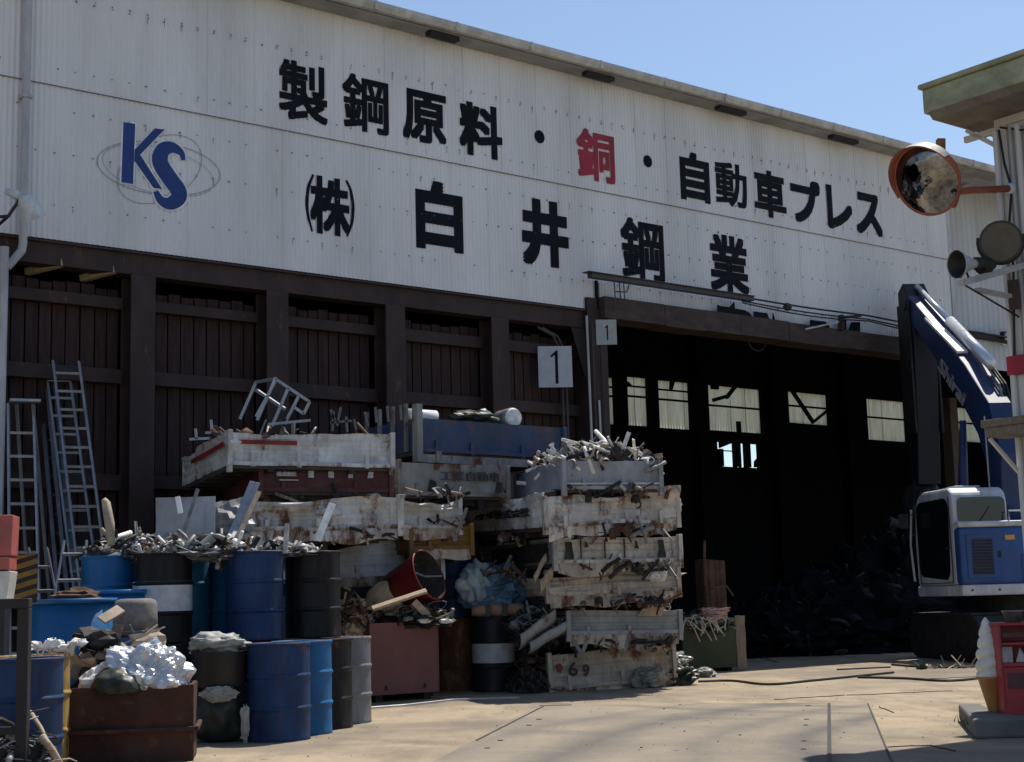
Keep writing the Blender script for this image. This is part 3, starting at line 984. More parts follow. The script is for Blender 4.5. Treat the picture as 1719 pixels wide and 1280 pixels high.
# ------------------------------------------------------------------ inside of the building
b = MB()
wins = [(1000, 632, 1034, 712), (1049, 632, 1090, 715), (1101, 638, 1161, 720), (1185, 646, 1280, 725), (1319, 657, 1392, 712), (1451, 669, 1523, 740), (1604, 684, 1652, 742), (1676, 690, 1716, 738)]
rect = []
for x0, y0, x1, y1 in wins:
    a0, a1 = fl(x0, y0, DEEP), fl(x1, y1, DEEP)
    rect.append((a0[0], a1[0], fl((x0 + x1) / 2, y1, DEEP)[1], fl(x0, y0, DEEP)[1]))
lo0, lo1 = fl(1206, 783, DEEP), fl(1274, 746, DEEP)
rect_lo = (lo0[0], lo1[0], lo0[1], lo1[1])
zlo, zhi = min(r[2] for r in rect), max(r[3] for r in rect)
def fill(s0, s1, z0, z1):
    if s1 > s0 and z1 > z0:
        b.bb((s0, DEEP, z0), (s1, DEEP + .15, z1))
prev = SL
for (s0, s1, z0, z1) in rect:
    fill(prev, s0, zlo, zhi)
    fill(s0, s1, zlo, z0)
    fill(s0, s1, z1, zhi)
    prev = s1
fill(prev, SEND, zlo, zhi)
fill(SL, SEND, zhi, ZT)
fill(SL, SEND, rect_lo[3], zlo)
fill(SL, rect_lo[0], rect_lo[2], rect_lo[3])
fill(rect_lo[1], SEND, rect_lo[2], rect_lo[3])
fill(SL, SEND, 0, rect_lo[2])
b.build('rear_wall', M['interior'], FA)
b = MB()
for s0, s1 in ((SL - .15, SL), (SEND, SEND + .15), (15.5, 15.62)):
    b = MB()
    b.bb((s0, .7, 0), (s1, DEEP - .02, ZT - .2))
    b.build('inner_wall', M['interior'], FA)
b = MB()
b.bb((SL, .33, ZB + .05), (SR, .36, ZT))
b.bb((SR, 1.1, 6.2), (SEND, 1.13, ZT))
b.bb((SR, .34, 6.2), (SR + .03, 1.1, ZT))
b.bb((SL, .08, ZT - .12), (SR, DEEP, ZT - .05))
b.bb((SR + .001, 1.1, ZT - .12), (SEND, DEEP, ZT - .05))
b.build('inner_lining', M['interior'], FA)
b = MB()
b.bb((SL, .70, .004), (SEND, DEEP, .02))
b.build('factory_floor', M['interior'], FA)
for i, (s0, s1, z0, z1) in enumerate(rect):
    f = MB()
    W_ = s1 - s0
    f.bb((s0, DEEP - .05, z0), (s0 + .05, DEEP + .1, z1))
    f.bb((s1 - .05, DEEP - .05, z0), (s1, DEEP + .1, z1))
    zm = z0 + (z1 - z0) * (.55 if i > 2 else .6)
    f.bb((s0, DEEP - .03, zm - .03), (s1, DEEP + .05, zm + .03))
    if i in (1, 2, 0):
        f.bb((s0, DEEP - .03, z1 - .33), (s1, DEEP + .05, z1 - .28))
    if i == 2:
        f.prism([(s0 + .62, z1), (s0 + .86, z1), (s0 + .72, z1 - .3), (s0 + .58, z1 - .3)], (0, DEEP - .02, 0), X3, Z3, Y3, .03)
    if i == 1:
        f.prism([(s0, z1 - .12), (s0 + .2, z1 - .2), (s0 + .3, z1 - .3), (s0, z1 - .3)], (0, DEEP - .02, 0), X3, Z3, Y3, .03)
    if i == 3:
        f.bar((s0 + .1, DEEP - .2, z1 - .55), (s0 + .75, DEEP - .2, z1 - .38), .09, .12)
        f.bar((s0 + .75, DEEP - .2, z1 - .42), (s0 + 1.2, DEEP - .2, z1 - .02), .09, .12)
        f.bb((s0 + .1, DEEP - .2, z1 - .16), (s0 + .42, DEEP - .1, z1))
        f.bb((s0 + 1.15, DEEP - .3, z0 - .1), (s0 + 1.3, DEEP - .2, z0 + .32))
        f.bb((s1 - .25, DEEP - .3, z0 - .1), (s1 - .1, DEEP - .2, z0 + .28))
    if i == 4:
        f.bar((s0 + .1, DEEP - .2, z1), (s0 + 1.15, DEEP - .2, z0 + .02), .1, .12)
        f.bar((s0 + 1.15, DEEP - .2, z0 + .05), (s1 - .1, DEEP - .2, z0 + .62), .07, .09)
    if i == 5:
        f.bb((s1 - .4, DEEP - .3, z0 - .1), (s1 + .05, DEEP - .2, z0 + .48))
    wo = f.build('window', M['interior'], FA)
    f = MB()
    corrugated(f, s0 + .05, s1 - .05, z0, z1, DEEP + .06, .13, .012)
    f.build('pane', M['pane'], wo, fix=False)
s0, s1, z0, z1 = rect_lo
f = MB()
K_ = s1 - s0
f.bb((s0 + K_ * .36, DEEP - .1, z0), (s0 + K_ * .44, DEEP + .05, z1))
f.bb((s0 + K_ * .51, DEEP - .05, z0), (s0 + K_ * .53, DEEP + .05, z1))
f.bb((s0 + K_ * .62, DEEP - .1, z0), (s0 + K_ * .74, DEEP + .05, z1))
f.prism([(s0, z1), (s0 + K_ * .36, z1), (s0 + K_ * .10, z0 + (z1 - z0) * .80), (s0, z0 + (z1 - z0) * .72)], (0, DEEP - .1, 0), X3, Z3, Y3, .05)
f.bb((s0, DEEP - .1, z0), (s0 + K_ * .09, DEEP, z0 + (z1 - z0) * .70))
f.bb((s0 + K_ * .09, DEEP - .04, z0 + (z1 - z0) * .62), (s0 + K_ * .36, DEEP + .02, z0 + (z1 - z0) * .66))
f.prism([(s0 + K_ * .76, z0), (s1 - K_ * .02, z0), (s1 - K_ * .07, z0 + .25), (s1 - K_ * .13, z0 + .36), (s0 + K_ * .77, z0 + .2)], (0, DEEP - .2, 0), X3, Z3, Y3, .05)
f.build('window', M['interior'], FA)
for px in (1172, 1300, 1420):
    b = MB()
    s = fl(px, 700, DEEP - .2)[0]
    b.bb((s - .15, DEEP - .4, 0), (s + .15, DEEP - .05, ZT - .2))
    b.build('inner_column', M['interior'], FA)
b = MB()
s = fl(1606, 760, 5)[0]
b.bb((s - .16, 5, 0), (s + .16, 5.3, 6.3))
b.build('inner_column', mat('flaking_column', (.10, .09, .08), .8, 0, .5, .5, 3, (3, 3, .6), dirtcol=(.02, .02, .02), bump=.3), FA)

# ------------------------------------------------------------------ downpipe and number plate
dpp = MB()
s0 = fl(43, 200, -.1)[0]
zb = fl(43, 425, -.1)[1]
dpp.tube([(s0, -.10, ZT - .1), (s0, -.10, zb + .12), (s0 - .02, -.10, zb)], .055, 12)
dpp.tube([(s0 - .02, -.10, zb + .02), (fl(14, 448, -.1)[0], -.06, fl(14, 448, -.1)[1])], .055, 12)
for z in (6.6, 8.0, 9.4):
    dpp.bb((s0 - .07, -.17, z), (s0 + .07, -.01, z + .04))
tag(dpp.build('downpipe', M['pipe_grey']), 'grey rainwater downpipe with an elbow at its foot on the pale factory wall', 'drainpipe')
bpy.data.objects['downpipe'].matrix_world = FA.matrix_basis.copy()
dpp = MB()
s0 = fl(3, 500, -.2)[0]
dpp.tube([(s0, -.25, 0), (s0, -.25, 5.9)], .06, 10)
o = dpp.build('pipe_post', M['pipe_grey'])
o.matrix_world = Matrix.Translation(ORG) @ Matrix.Rotation(ALPHA, 4, 'Z')
tag(o, 'pale upright pipe in front of the dark boarded wall, under the downpipe elbow', 'pipe')
FM = Matrix.Translation(ORG) @ Matrix.Rotation(ALPHA, 4, 'Z')
bpy.data.objects['downpipe'].matrix_world = FM
# plate with the bay number, facing the yard
pp = dp(1018, 558, 24.6)
NP = thing('number_plate', 'small grey plate reading 1 on the pillar at the mouth of the open bay', 'sign', pp, R(4))
q = MB()
q.box((0, 0, 0), (.345, .012, .425))
q.build('plate', M['plate_grey'], NP)
q = MB()
q.prism([(-.008, -.13), (.016, -.13), (.016, .125), (.004, .125), (-.036, .085), (-.036, .065), (-.008, .085)], (.012, -.0065, -.005), X3, Z3, -Y3, .003)
q.build('numeral', M['black_paint'], NP)
q = MB()
q.bar((-.12, .01, .19), (-.12, .55, .22), .03, .03)
q.bar((.05, .01, .19), (.0, .55, .22), .03, .03)
q.build('bracket', M['pipe_dark'], NP)
pp = FM @ Vector((fl(932, 616, .0)[0], .0, fl(932, 616, .0)[1]))
NB = thing('number_plate', 'larger pale grey plate reading 1 fixed to the pipes on the dark boarded wall', 'sign', pp, R(6))
q = MB()
q.box((0, 0, 0), (.575, .014, .70))
q.build('plate', M['plate_pale'], NB)
q = MB()
q.prism([(-.012, -.285), (.030, -.285), (.038, -.275), (.038, .285), (.022, .285), (-.085, .195), (-.085, .175), (-.07, .165), (-.012, .205)], (.010, -.0075, -.005), X3, Z3, -Y3, .003)
q.build('numeral', M['black_paint'], NB)
q = MB()
q.bb((-.2, .008, .15), (.25, .03, .19))
q.bb((-.2, .008, -.19), (.25, .03, -.15))
q.bb((.05, .03, -.25), (.09, .06, .25))
q.build('bracket', M['pipe_dark'], NB)
# floodlight on the left of the wall
s, z = fl(50, 352, -.7)
FL = thing('floodlight', 'pale bowl floodlight on a dark arm at the left end of the factory wall', 'floodlight', FM @ Vector((s, -.7, z)), ALPHA)
q = MB()
q.smooth = True
prof = [(.02, .20), (.075, .19), (.11, .13), (.15, .03), (.165, -.08), (.17, -.12)]
q.X = Matrix.Rotation(R(-28), 4, 'Y') @ Matrix.Rotation(R(14), 4, 'X')
q.lathe(prof, 24)
q.build('lamp_head', M['lamp_white'], FL)
q = MB()
q.X = Matrix.Rotation(R(-28), 4, 'Y') @ Matrix.Rotation(R(14), 4, 'X')
q.disc((0, 0, -.115), .166, 24)
q.build('lens', M['lens_pale'], FL)
q = MB()
q.smooth = True
q.tube([(-.10, 0, .13), (-.17, .02, .17), (-.30, .02, .20)], [.05, .06, .045], 10)
q.build('ballast', M['lamp_white'], FL)
q = MB()
q.tube([(-.14, 0, .10), (-.24, .1, -.10), (-.34, .4, -.24), (-.42, .68, -.28)], .022, 8)
q.tube([(-.24, .1, -.10), (-.9, .1, -.24)], .022, 8)
q.build('arm', M['lamp_black'], FL)
# ================================================================== TRUCK BEDS
def plan(p):
    return Vector((p.x, p.y))
def width_to(pxr, pyr, P0, yaw):         # length along yaw from P0 until it reaches the sight line of a pixel
    d = ray(pxr, pyr)
    t = d.x / d.y
    return (t * P0.y - P0.x) / (math.cos(yaw) - t * math.sin(yaw))
def truck_bed(label, corner_px, depth, px_right, yaw_deg, L, H, paint, seed, dent=.02, sag=.03, tilt=(0, 0), group='stacked truck beds', inner='bed_dark', holes=None, feet=True, post=True, frame=.13, side_paint=None, open_side=False, ribs=True, skirt=None):
    yaw = R(yaw_deg)
    P = dp(corner_px[0], corner_px[1], depth)
    W = width_to(px_right, corner_px[1], P, yaw)
    t = thing('truck_bed', label, 'truck bed', (P.x, P.y, P.z - H), yaw, group)
    t.rotation_euler = (R(tilt[0]), R(tilt[1] + (0 if tilt[1] else random.Random(seed * 3).uniform(-2.0, 1.2))), yaw)
    sd_ = Vector((seed * 1.7, seed * 2.3, seed * 5.1))
    rg = random.Random(seed)
    def fn_for(k):
        o = sd_ + Vector((k * 9, 0, 0))
        def fn(a, b):
            v = Vector((a * 1.3, b * 2.5, 0)) + o
            n1 = noise.noise(v) * dent * 1.5 + noise.noise(v * 3.1) * dent * .4 + max(0, noise.noise(v * 1.9 + Vector((3, 1, 7)))) * dent * 1.9
            r = 0
            if ribs:
                for c_ in (.26, .52, .78):
                    if abs(b / H - c_) < .055:
                        r = -.014
            top = -sag * 1.3 * (noise.noise(Vector((a * 1.1, 3, 1)) + o) + .3 + .18 * noise.noise(Vector((a * 3.7, 5, 1)) + o)) * (b / H) ** 2
            return n1 * (.25 + b / H) + r, top
        return fn
    m = [M[paint]]
    sp = [M[side_paint or paint]]
    nx = max(8, int(W / .08))
    nl = max(8, int(L / .10))
    q = MB()
    q.slab((0, 0, 0), X3, Z3, -Y3, W, H, .035, nx, 14, fn_for(1))
    if holes:
        pass
    tg = q.build('tailgate', m, t)
    # hinge straps, latches and rim on the tailgate
    q = MB()
    k = .25
    while k < W - .1:
        q = MB()
        q.bb((k, -.032, -.03), (k + .05, -.004, H * .34))
        q.build('hinge_strap', m, tg)
        k += rg.uniform(.5, .9)
    q = MB()
    q.slab((.0, -.03, -.012), X3, Z3, -Y3, W, .047, .03, nx, 1, lambda a, b: (noise.noise(Vector((a * 2.2, seed, 4))) * dent * .4, noise.noise(Vector((a * 1.5, seed, 9))) * sag * .2))
    q.build('sill_rail', m, tg)
    q = MB()
    q.slab((.03, -.02, -.15), X3, Z3, -Y3, W - .06, .15, .012, nx * 2, 4, lambda a, b: (noise.noise(Vector((a * 1.8, b * 5, seed * 2.1))) * .04, noise.noise(Vector((a * 2.1, 2, seed * 1.3))) * .10 * (1 - b / .15)))
    if skirt is None:
        q.build('crumpled_skirt', [M[paint if seed % 2 else 'bed_tan']], tg)
    q = MB()
    if not open_side:
        q.slab((0, L, 0), -Y3, Z3, -X3, L, H, .035, nl, 14, fn_for(2))
        q.build('side_panel', sp, t)
    q = MB()
    q.slab((W, 0, 0), Y3, Z3, X3, L, H, .035, nl, 8, fn_for(3))
    q.build('side_panel', m, t)
    q = MB()
    q.slab((W, L, 0), -X3, Z3, Y3, W, H, .035, nx, 6, fn_for(4))
    q.build('headboard', m, t)
    q = MB()
    q.bb((.02, .02, -.05), (W - .02, L - .02, .0))
    q.build('floor', M[inner], t)
    q = MB()
    for x in (W * .25, W * .75):
        q.bb((x - .04, -.0, -.05 - frame), (x + .04, L - .05, -.051))
    y = .12
    while y < L:
        q.bb((.0, y, -.05 - frame * .6), (W, y + .05, -.052))
        y += .55
    q.build('chassis_rail', M['scrap_dark'], t)
    if post:
        for x in (-.03, W - .03):
            q = MB()
            q.bb((x, -.05, -.10), (x + .06, .03, H + rg.uniform(-.01, .04)))
            q.build('corner_post', m, t, bev=.006)
    if feet:
        for x in [W * k_ for k_ in (.14, .5, .86) if rg.random() < .62]:
            q = MB()
            q.prism([(0, 0), (.09, 0), (.07, -.13 - rg.uniform(0, .05)), (.03, -.14)], (x, -.03, -.0), X3, Z3, Y3, .03)
            q.build('hanging_bracket', m, t)
    t['W'] = W
    return t, W
def bed_text(t, face, body, a0, b0, w_, h_, mt, L=None, bold=.02, name='painted_lettering'):
    q = MB()
    if face == 'tail':
        text(q, body, (a0, -.036, b0), X3, Z3, -Y3, w_, h_, bold)
    else:
        text(q, body, (-.030, L - a0, b0), -Y3, Z3, -X3, w_, h_, bold)
    return q.build(name, M[mt], t, fix=False)

# ------------------------------------------------------------------ scrap
def scrap(mb, pos, n, seed, size=(.05, .25), nm=4, kinds=('plate', 'strip', 'chunk', 'pipe', 'wire')):
    rg = random.Random(seed)
    for i in range(n):
        c = Vector(pos(rg))
        k = rg.choice(kinds)
        sz = rg.uniform(*size)
        q = Euler((rg.uniform(-1.2, 1.2), rg.uniform(-1.2, 1.2), rg.uniform(0, 6.28))).to_matrix()
        mb.mi = rg.randrange(nm)
        mb.smooth = False
        if k == 'plate':
            a, b = sz, sz * rg.uniform(.4, 1)
            nx = 3
            bend = rg.uniform(-.5, .5)
            tw = rg.uniform(-.4, .4)
            o = Vector((rg.uniform(0, 50), 0, 0))
            vs = []
            for side in (0, 1):
                for j in range(3):
                    for ii in range(nx + 1):
                        x, y = ii / nx - .5, j / 2 - .5
                        z = bend * x * x * a * 2 + tw * x * y * a + noise.noise(Vector((x * 3, y * 3, 0)) + o) * a * .25 - side * .008
                        vs.append(c + q @ Vector((x * a, y * b, z)))
            oo = 3 * (nx + 1)
            fs = []
            for j in range(2):
                for ii in range(nx):
                    k0 = j * (nx + 1) + ii
                    fs.append((k0, k0 + 1, k0 + nx + 2, k0 + nx + 1))
                    fs.append((k0 + oo, k0 + nx + 1 + oo, k0 + nx + 2 + oo, k0 + 1 + oo))
            mb.add(vs, fs)
        elif k == 'strip':
            d = q @ Vector((sz * 1.3, 0, 0))
            p0, p1 = c - d, c + d
            mid = c + Vector((0, 0, rg.uniform(-.1, .1) * sz))
            w_ = sz * rg.uniform(.08, .2)
            mb.bar(p0, mid, w_, .012)
            mb.bar(mid, p1, w_, .012)
        elif k == 'ring':
            r_ = sz * .6
            mb.smooth = True
            mb.tube([c + q @ Vector((math.cos(a_ * .45) * r_, math.sin(a_ * .45) * r_, 0)) for a_ in range(13)], sz * .10, 6)
        elif k == 'elbow':
            r_ = sz * .7
            mb.smooth = True
            pts = [c + q @ Vector((-r_ * 1.8, r_, 0))] + [c + q @ Vector((math.sin(a_ * .26) * r_, math.cos(a_ * .26) * r_, 0)) for a_ in range(7)] + [c + q @ Vector((r_, -r_ * 1.2, 0))]
            mb.tube(pts, sz * rg.uniform(.10, .18), 8)
        elif k == 'angle':
            d = q @ Vector((sz * 1.4, 0, 0))
            n1 = q @ Vector((0, 0, 1))
            n2 = q @ Vector((0, 1, 0))
            mb.bar(c - d, c + d, sz * .22, .008, n1)
            mb.bar(c - d + n1 * sz * .11, c + d + n1 * sz * .11, sz * .22, .008, n2)
        elif k == 'curl':
            vs, fs = [], []
            r_ = sz * rg.uniform(.25, .5)
            al = rg.uniform(2.0, 4.5)
            for i2 in range(9):
                a_ = al * i2 / 8
                for y_ in (-.5, .5):
                    for rr in (r_, r_ - .008):
                        vs.append(c + q @ Vector((math.cos(a_) * rr * (1 + .05 * i2), y_ * sz, math.sin(a_) * rr * (1 + .05 * i2))))
            for i2 in range(8):
                b_ = i2 * 4
                fs += [(b_, b_ + 2, b_ + 6, b_ + 4), (b_ + 1, b_ + 5, b_ + 7, b_ + 3), (b_, b_ + 4, b_ + 5, b_ + 1), (b_ + 2, b_ + 3, b_ + 7, b_ + 6)]
            mb.add(vs, fs)
        elif k == 'chunk':
            mb.blob(c, (sz * .5, sz * rg.uniform(.25, .5), sz * rg.uniform(.2, .4)), rg.uniform(0, 99), .6, 1.8, 2)
        elif k == 'pipe':
            d = q @ Vector((sz * 1.1, 0, 0))
            mb.smooth = True
            mb.tube([c - d, c + Vector((0, 0, .02)), c + d], rg.uniform(.012, .03), 7)
        else:
            pts = []
            ph = rg.uniform(0, 6)
            for k2 in range(12):
                a = k2 * .8 + ph
                pts.append(c + Vector((math.cos(a) * sz * (.5 + .04 * k2), math.sin(a * 1.1) * sz * .6, .02 * k2 * math.sin(a * .7) * sz * 4)))
            mb.smooth = True
            mb.tube(pts, .006, 5)
    mb.smooth = False
    return mb
MET = lambda *k: [M[x] for x in k]
def bed_heap(t, W, L, H, rise, n, seed, label, mats, size=(.08, .32), x0=.1, x1=None, y0=.1, y1=None, kinds=('plate', 'strip', 'chunk', 'pipe', 'wire'), name='scrap_heap'):
    x1 = x1 or W - .1
    y1 = y1 or L - .1
    q = MB()
    def pos(rg):
        u, v = rg.random(), rg.random()
        x, y = x0 + (x1 - x0) * u, y0 + (y1 - y0) * v ** 1.3
        e = max(0, 1 - abs(2 * u - 1) ** 2.2) * (.55 + .45 * math.sin(v * 3.1))
        return (x, y, H * .55 + (H * .35 + rise * e) * rg.random() ** .45)
    q.mi = 0
    q.blob(((x0 + x1) / 2, (y0 + y1) / 2, H * .6), ((x1 - x0) * .38, (y1 - y0) * .38, H * .25 + rise * .45), seed, .3, 3.5, 4)
    scrap(q, pos, n, seed, size, len(mats), kinds)
    o = q.build(name, MET(*mats), None)
    o.matrix_world = Matrix.LocRotScale(t.location, t.rotation_euler, None)
    return tag(o, label, 'scrap heap', None, 'stuff')

# ---- left stack (from the top)
t, W = truck_bed('white truck bed with a red stripe, topmost of the left stack, under a bent rack', (385, 722), 17.4, 657, 22, 3.3, .40, 'bed_white', 1, .03, .05, tilt=(0, .6), feet=False, frame=.04, skirt=False)
q = MB()
q.slab((.05, -.030, .235), X3, Z3, -Y3, .75, .05, .004, 12, 1, lambda a, b: (noise.noise(Vector((a * 1.3 + 1.7, .6, 5))) * .01, 0))
q.build('red_stripe', M['drum_red'], t)
q = MB()
q.slab((-.035, 2.4, .22), -Y3, Z3, -X3, 2.2, .06, .004, 12, 1, lambda a, b: (.006, 0))
q.build('red_stripe', M['drum_red'], t)
bed_heap(t, W, 3.3, .40, .10, 60, 21, 'low dark heap of scrap on the topmost white truck bed of the left stack', ('scrap_dark', 'scrap_grey', 'scrap_rust'), (.1, .3))
T_L1 = t
t, W = truck_bed('dark red truck bed with small white characters, second in the left stack', (437, 776), 17.7, 655, 20, 2.7, .34, 'bed_red', 2, .012, .01, side_paint='bed_red', feet=False, ribs=False, skirt=False)
for i, ch in enumerate('運輸倉庫'):
    bed_text(t, 'tail', ch, .565 + i * .245, .155, .075, .085, 'band_white', None, .06)
bed_text(t, 'tail', '株式会社', .18, .17, .25, .055, 'band_white', None, .03)
q = MB()
q.bb((.22, -.037, .12), (.45, -.034, .132))
q.build('painted_lettering', M['band_white'], t)
t, W = truck_bed('white truck bed eaten by brown rust, third in the left stack', (408, 838), 17.2, 670, 17, 2.9, .37, 'bed_white_rusty', 3, .07, .08)
q = MB()
q.blob((1.0, -.02, .2), (.16, .05, .05), 5, .5, 2, 2)
q.build('dented_bumper', M['bed_white'], t)
t, W = truck_bed('black truck bed carrying the left stack, mostly hidden behind blue drums', (425, 905), 17.6, 545, 12, 2.0, .36, 'bed_dark', 4, .03, .02, feet=False)
t, W = truck_bed('lowest dark truck bed of the left stack, resting on the ground', (430, 1000), 17.7, 545, 12, 2.0, .60, 'bed_dark', 5, .03, .02, feet=False, frame=.35)
t, W = truck_bed('silver grey truck bed with long horizontal ridges, in front of the left stack', (565, 915), 19.6, 742, 14, .9, .42, 'bed_silver', 6, .02, .02, feet=False)
q = MB()
for i in range(5):
    q.slab((-.03, -.06 - .004 * i, .405 + i * .022), X3, Z3, -Y3, 1.30 - .03 * i, .016, .12, 14, 1, lambda a, b, i=i: (noise.noise(Vector((a * 2, i * 3.3, 0))) * .05, noise.noise(Vector((a * 1.4, i, 7))) * .03))
q.build('crushed_sheet', [M['bed_silver']], t)
t, W = truck_bed('flat white tailgate lying low behind the red bin', (592, 986), 19.8, 690, 9, .7, .22, 'bed_white', 7, .02, .02, feet=False)
# supports below the two silver beds
st = thing('steel_trestle', 'dark steel trestle carrying the silver grey truck bed', 'trestle', Vector((dp(655, 985, 19.9).x, 19.75, 0)), R(14))
for x in (-.5, .5):
    q = MB()
    q.bb((x - .05, -.05, 0), (x + .05, .05, 1.12))
    q.bb((x - .05, .6, 0), (x + .05, .7, 1.12))
    q.bb((x - .05, .05, .5), (x + .05, .6, .58))
    q.build('leg', M['dark_steel'], st)
q = MB()
q.bb((-.65, -.06, 1.121), (.65, .75, 1.44))
q.build('top_plate', M['dark_steel'], st)

# ---- middle stack
t, W = truck_bed('dark blue truck bed, topmost of the middle stack against the boarded wall', (703, 702), 19.9, 945, 38, 1.3, .44, 'bed_blue', 8, .008, .0, feet=False, ribs=False, skirt=False)
T_M1, W_M1 = t, W
q = MB()
q.bb((-.09, -.09, -.16), (.0, .03, .62))
q.build('stake_post', M['bed_greygreen'], t)
for k in range(4):
    q = MB()
    q.bar((-.04, .25 + .33 * k, .0), (-.04, .25 + .33 * k, .66), .05, .04)
    q.build('stake', M['bed_greygreen'], t)
q = MB()
q.bb((0.0, -.03, -.16), (W, .0, -.05))
q.bb((.25, -.05, -.16), (.33, .02, .0))
q.build('sill', M['bed_greygreen'], t)
t, W = truck_bed('grey truck bed with faded writing, second in the middle stack', (668, 776), 19.4, 850, 34, 1.6, .42, 'bed_greygreen', 9, .012, .01, feet=False, ribs=False, skirt=False)
bed_text(t, 'tail', '工業自動車', .62, .19, .95, .13, 'bed_dark', None, .01)
for x in (.44, 1.50):
    q = MB()
    q.prism([(0, 0), (.16, 0), (.10, .13), (.03, .15)], (x, -.032, .05), X3, Z3, Y3, .02)
    q.build('rust_hole', M['scrap_dark'], t)
t, W = truck_bed('crumpled white truck bed with a folded edge, third in the middle stack', (672, 832), 19.3, 770, 30, 1.3, .42, 'bed_white_rusty2', 10, .09, .16, feet=False)
t, W = truck_bed('truck bed with a yellow ochre tailgate, low in the middle stack', (688, 884), 19.4, 790, 30, 1.4, .30, 'bed_yellow', 12, .03, .03, feet=False)
t, W = truck_bed('lowest truck bed of the middle stack, dark and half buried', (690, 935), 20.7, 780, 30, 1.0, 1.2, 'bed_dark', 13, .03, .02, feet=False, frame=.3)

# ---- right stack
t, W = truck_bed('grey truck bed heaped with shiny scrap, topmost of the right stack', (945, 773), 19.3, 1107, 17, 2.2, .37, 'bed_grey', 14, .01, .01, side_paint='bed_bluegrey', feet=False, ribs=False, skirt=False)
bed_heap(t, W, 2.2, .37, .36, 380, 31, 'sunlit heap of shiny scrap aluminium on the topmost grey truck bed', ('scrap_dark', 'scrap_bright', 'scrap_bright', 'scrap_bright', 'scrap_grey', 'scrap_dark', 'scrap_tan'), (.06, .22), x0=.02, x1=W - .06, y0=.04, kinds=('plate', 'curl', 'strip', 'chunk', 'chunk', 'pipe', 'angle', 'elbow', 'ring'))
q = MB()
q.bb((0, -.045, .05), (W, -.004, .075))
q.build('lower_lip', M['bed_white'], t)
t, W = truck_bed('battered white truck bed with brown rust and black writing, second in the right stack', (914, 833), 19.2, 1136, 22, 3.7, .40, 'bed_white_rusty', 15, .075, .17, side_paint='bed_white', tilt=(1.6, -2.4))
bed_text(t, 'side', 'タケダ株式会社', 1.0, .15, 2.3, .125, 'scrap_dark', 3.7, .02)
bed_text(t, 'tail', 'う', 1.28, .17, .10, .14, 'scrap_dark', None, .03)
bed_heap(t, W, 3.7, .40, .05, 90, 33, 'thin layer of pale scrap inside the battered white truck bed', ('scrap_dark', 'scrap_bright', 'scrap_grey'), (.05, .15))
t, W = truck_bed('white truck bed with dark lamp holes in its tailgate, third in the right stack', (930, 902), 19.5, 1140, 20, 3.0, .34, 'bed_white_rusty2', 16, .012, .02, side_paint='bed_greygreen')
for x0, x1, z0, z1 in ((.12, .26, .05, .27), (.40, .47, .20, .27), (1.12, 1.19, .17, .27), (1.46, 1.58, .05, .28)):
    q = MB()
    q.prism([(x0, z0), (x1, z0), (x1 - .02, (z0 + z1) / 2), (x1 - .03, z1), (x0 + .02, z1), (x0 + .03, (z0 + z1) / 2)], (0, -.046, 0), X3, Z3, Y3, .02)
    q.build('lamp_hole', M['scrap_dark'], t)
for x in (.36, .70, .98):
    q = MB()
    q.bb((x, -.034, .05), (x + .012, -.01, .30))
    q.build('panel_seam', M['scrap_rust'], t)
q = MB()
q.slab((-.036, 2.4, .03), -Y3, Z3, -X3, 2.2, .24, .01, 6, 2, lambda a, b: (.0, 0))
q.build('dark_pane', M['scrap_dark'], t)
t, W = truck_bed('squashed cream truck bed, fourth in the right stack', (918, 962), 19.6, 1138, 16, 2.4, .30, 'bed_tan', 17, .10, .10)
q = MB()
q.blob((1.52, -.03, .22), (.15, .10, .10), 8, .3, 2, 3)
q.build('dented_knob', M['bed_white'], t)
t, W = truck_bed('grey truck bed on splayed legs, fifth in the right stack', (952, 1026), 19.9, 1140, 14, 2.2, .30, 'bed_grey', 18, .015, .02, feet=False)
for x in (.05, .62, 1.25):
    q = MB()
    q.bar((x, 0, -.05), (x + .12, .0, -.25), .05, .05)
    q.bar((x + .22, 0, -.05), (x + .14, .0, -.25), .05, .05)
    q.build('splayed_leg', M['bed_greygreen'], t)
bed_heap(t, W, 2.2, .30, .10, 150, 35, 'tangle of dark scrap strips between the fourth and fifth truck beds of the right stack', ('scrap_dark', 'scrap_grey', 'scrap_rust', 'scrap_bright'), (.08, .3), kinds=('strip', 'pipe', 'plate', 'wire'))
q = MB()
q.prism([(0, 0), (.35, .0), (.50, .34), (.43, .42), (.33, .36)], (.95, -.03, .22), X3, Z3, Y3, .02)
q.build('bent_flap', M['scrap_tan'], t)
t, W = truck_bed('tan truck bed marked 69, lowest of the right stack', (922, 1098), 20.0, 1131, 20, 2.2, .46, 'bed_tan', 19, .02, .05, feet=False)
bed_text(t, 'tail', '6', .26, .15, .13, .18, 'scrap_dark', None, .015)
bed_text(t, 'tail', '9', .46, .13, .10, .16, 'scrap_rust', None, .05)
q = MB()
q.prism([(.10, .22), (.15, .20), (.18, .28), (.15, .33), (.08, .31)], (0, -.046, 0), X3, Z3, Y3, .01)
q.build('rust_hole', M['drum_red'], t)
bed_heap(t, W, 2.2, .46, .12, 120, 37, 'dark heap of broken fittings in the lowest truck bed of the right stack', ('scrap_dark', 'scrap_dark', 'scrap_grey'), (.06, .2))

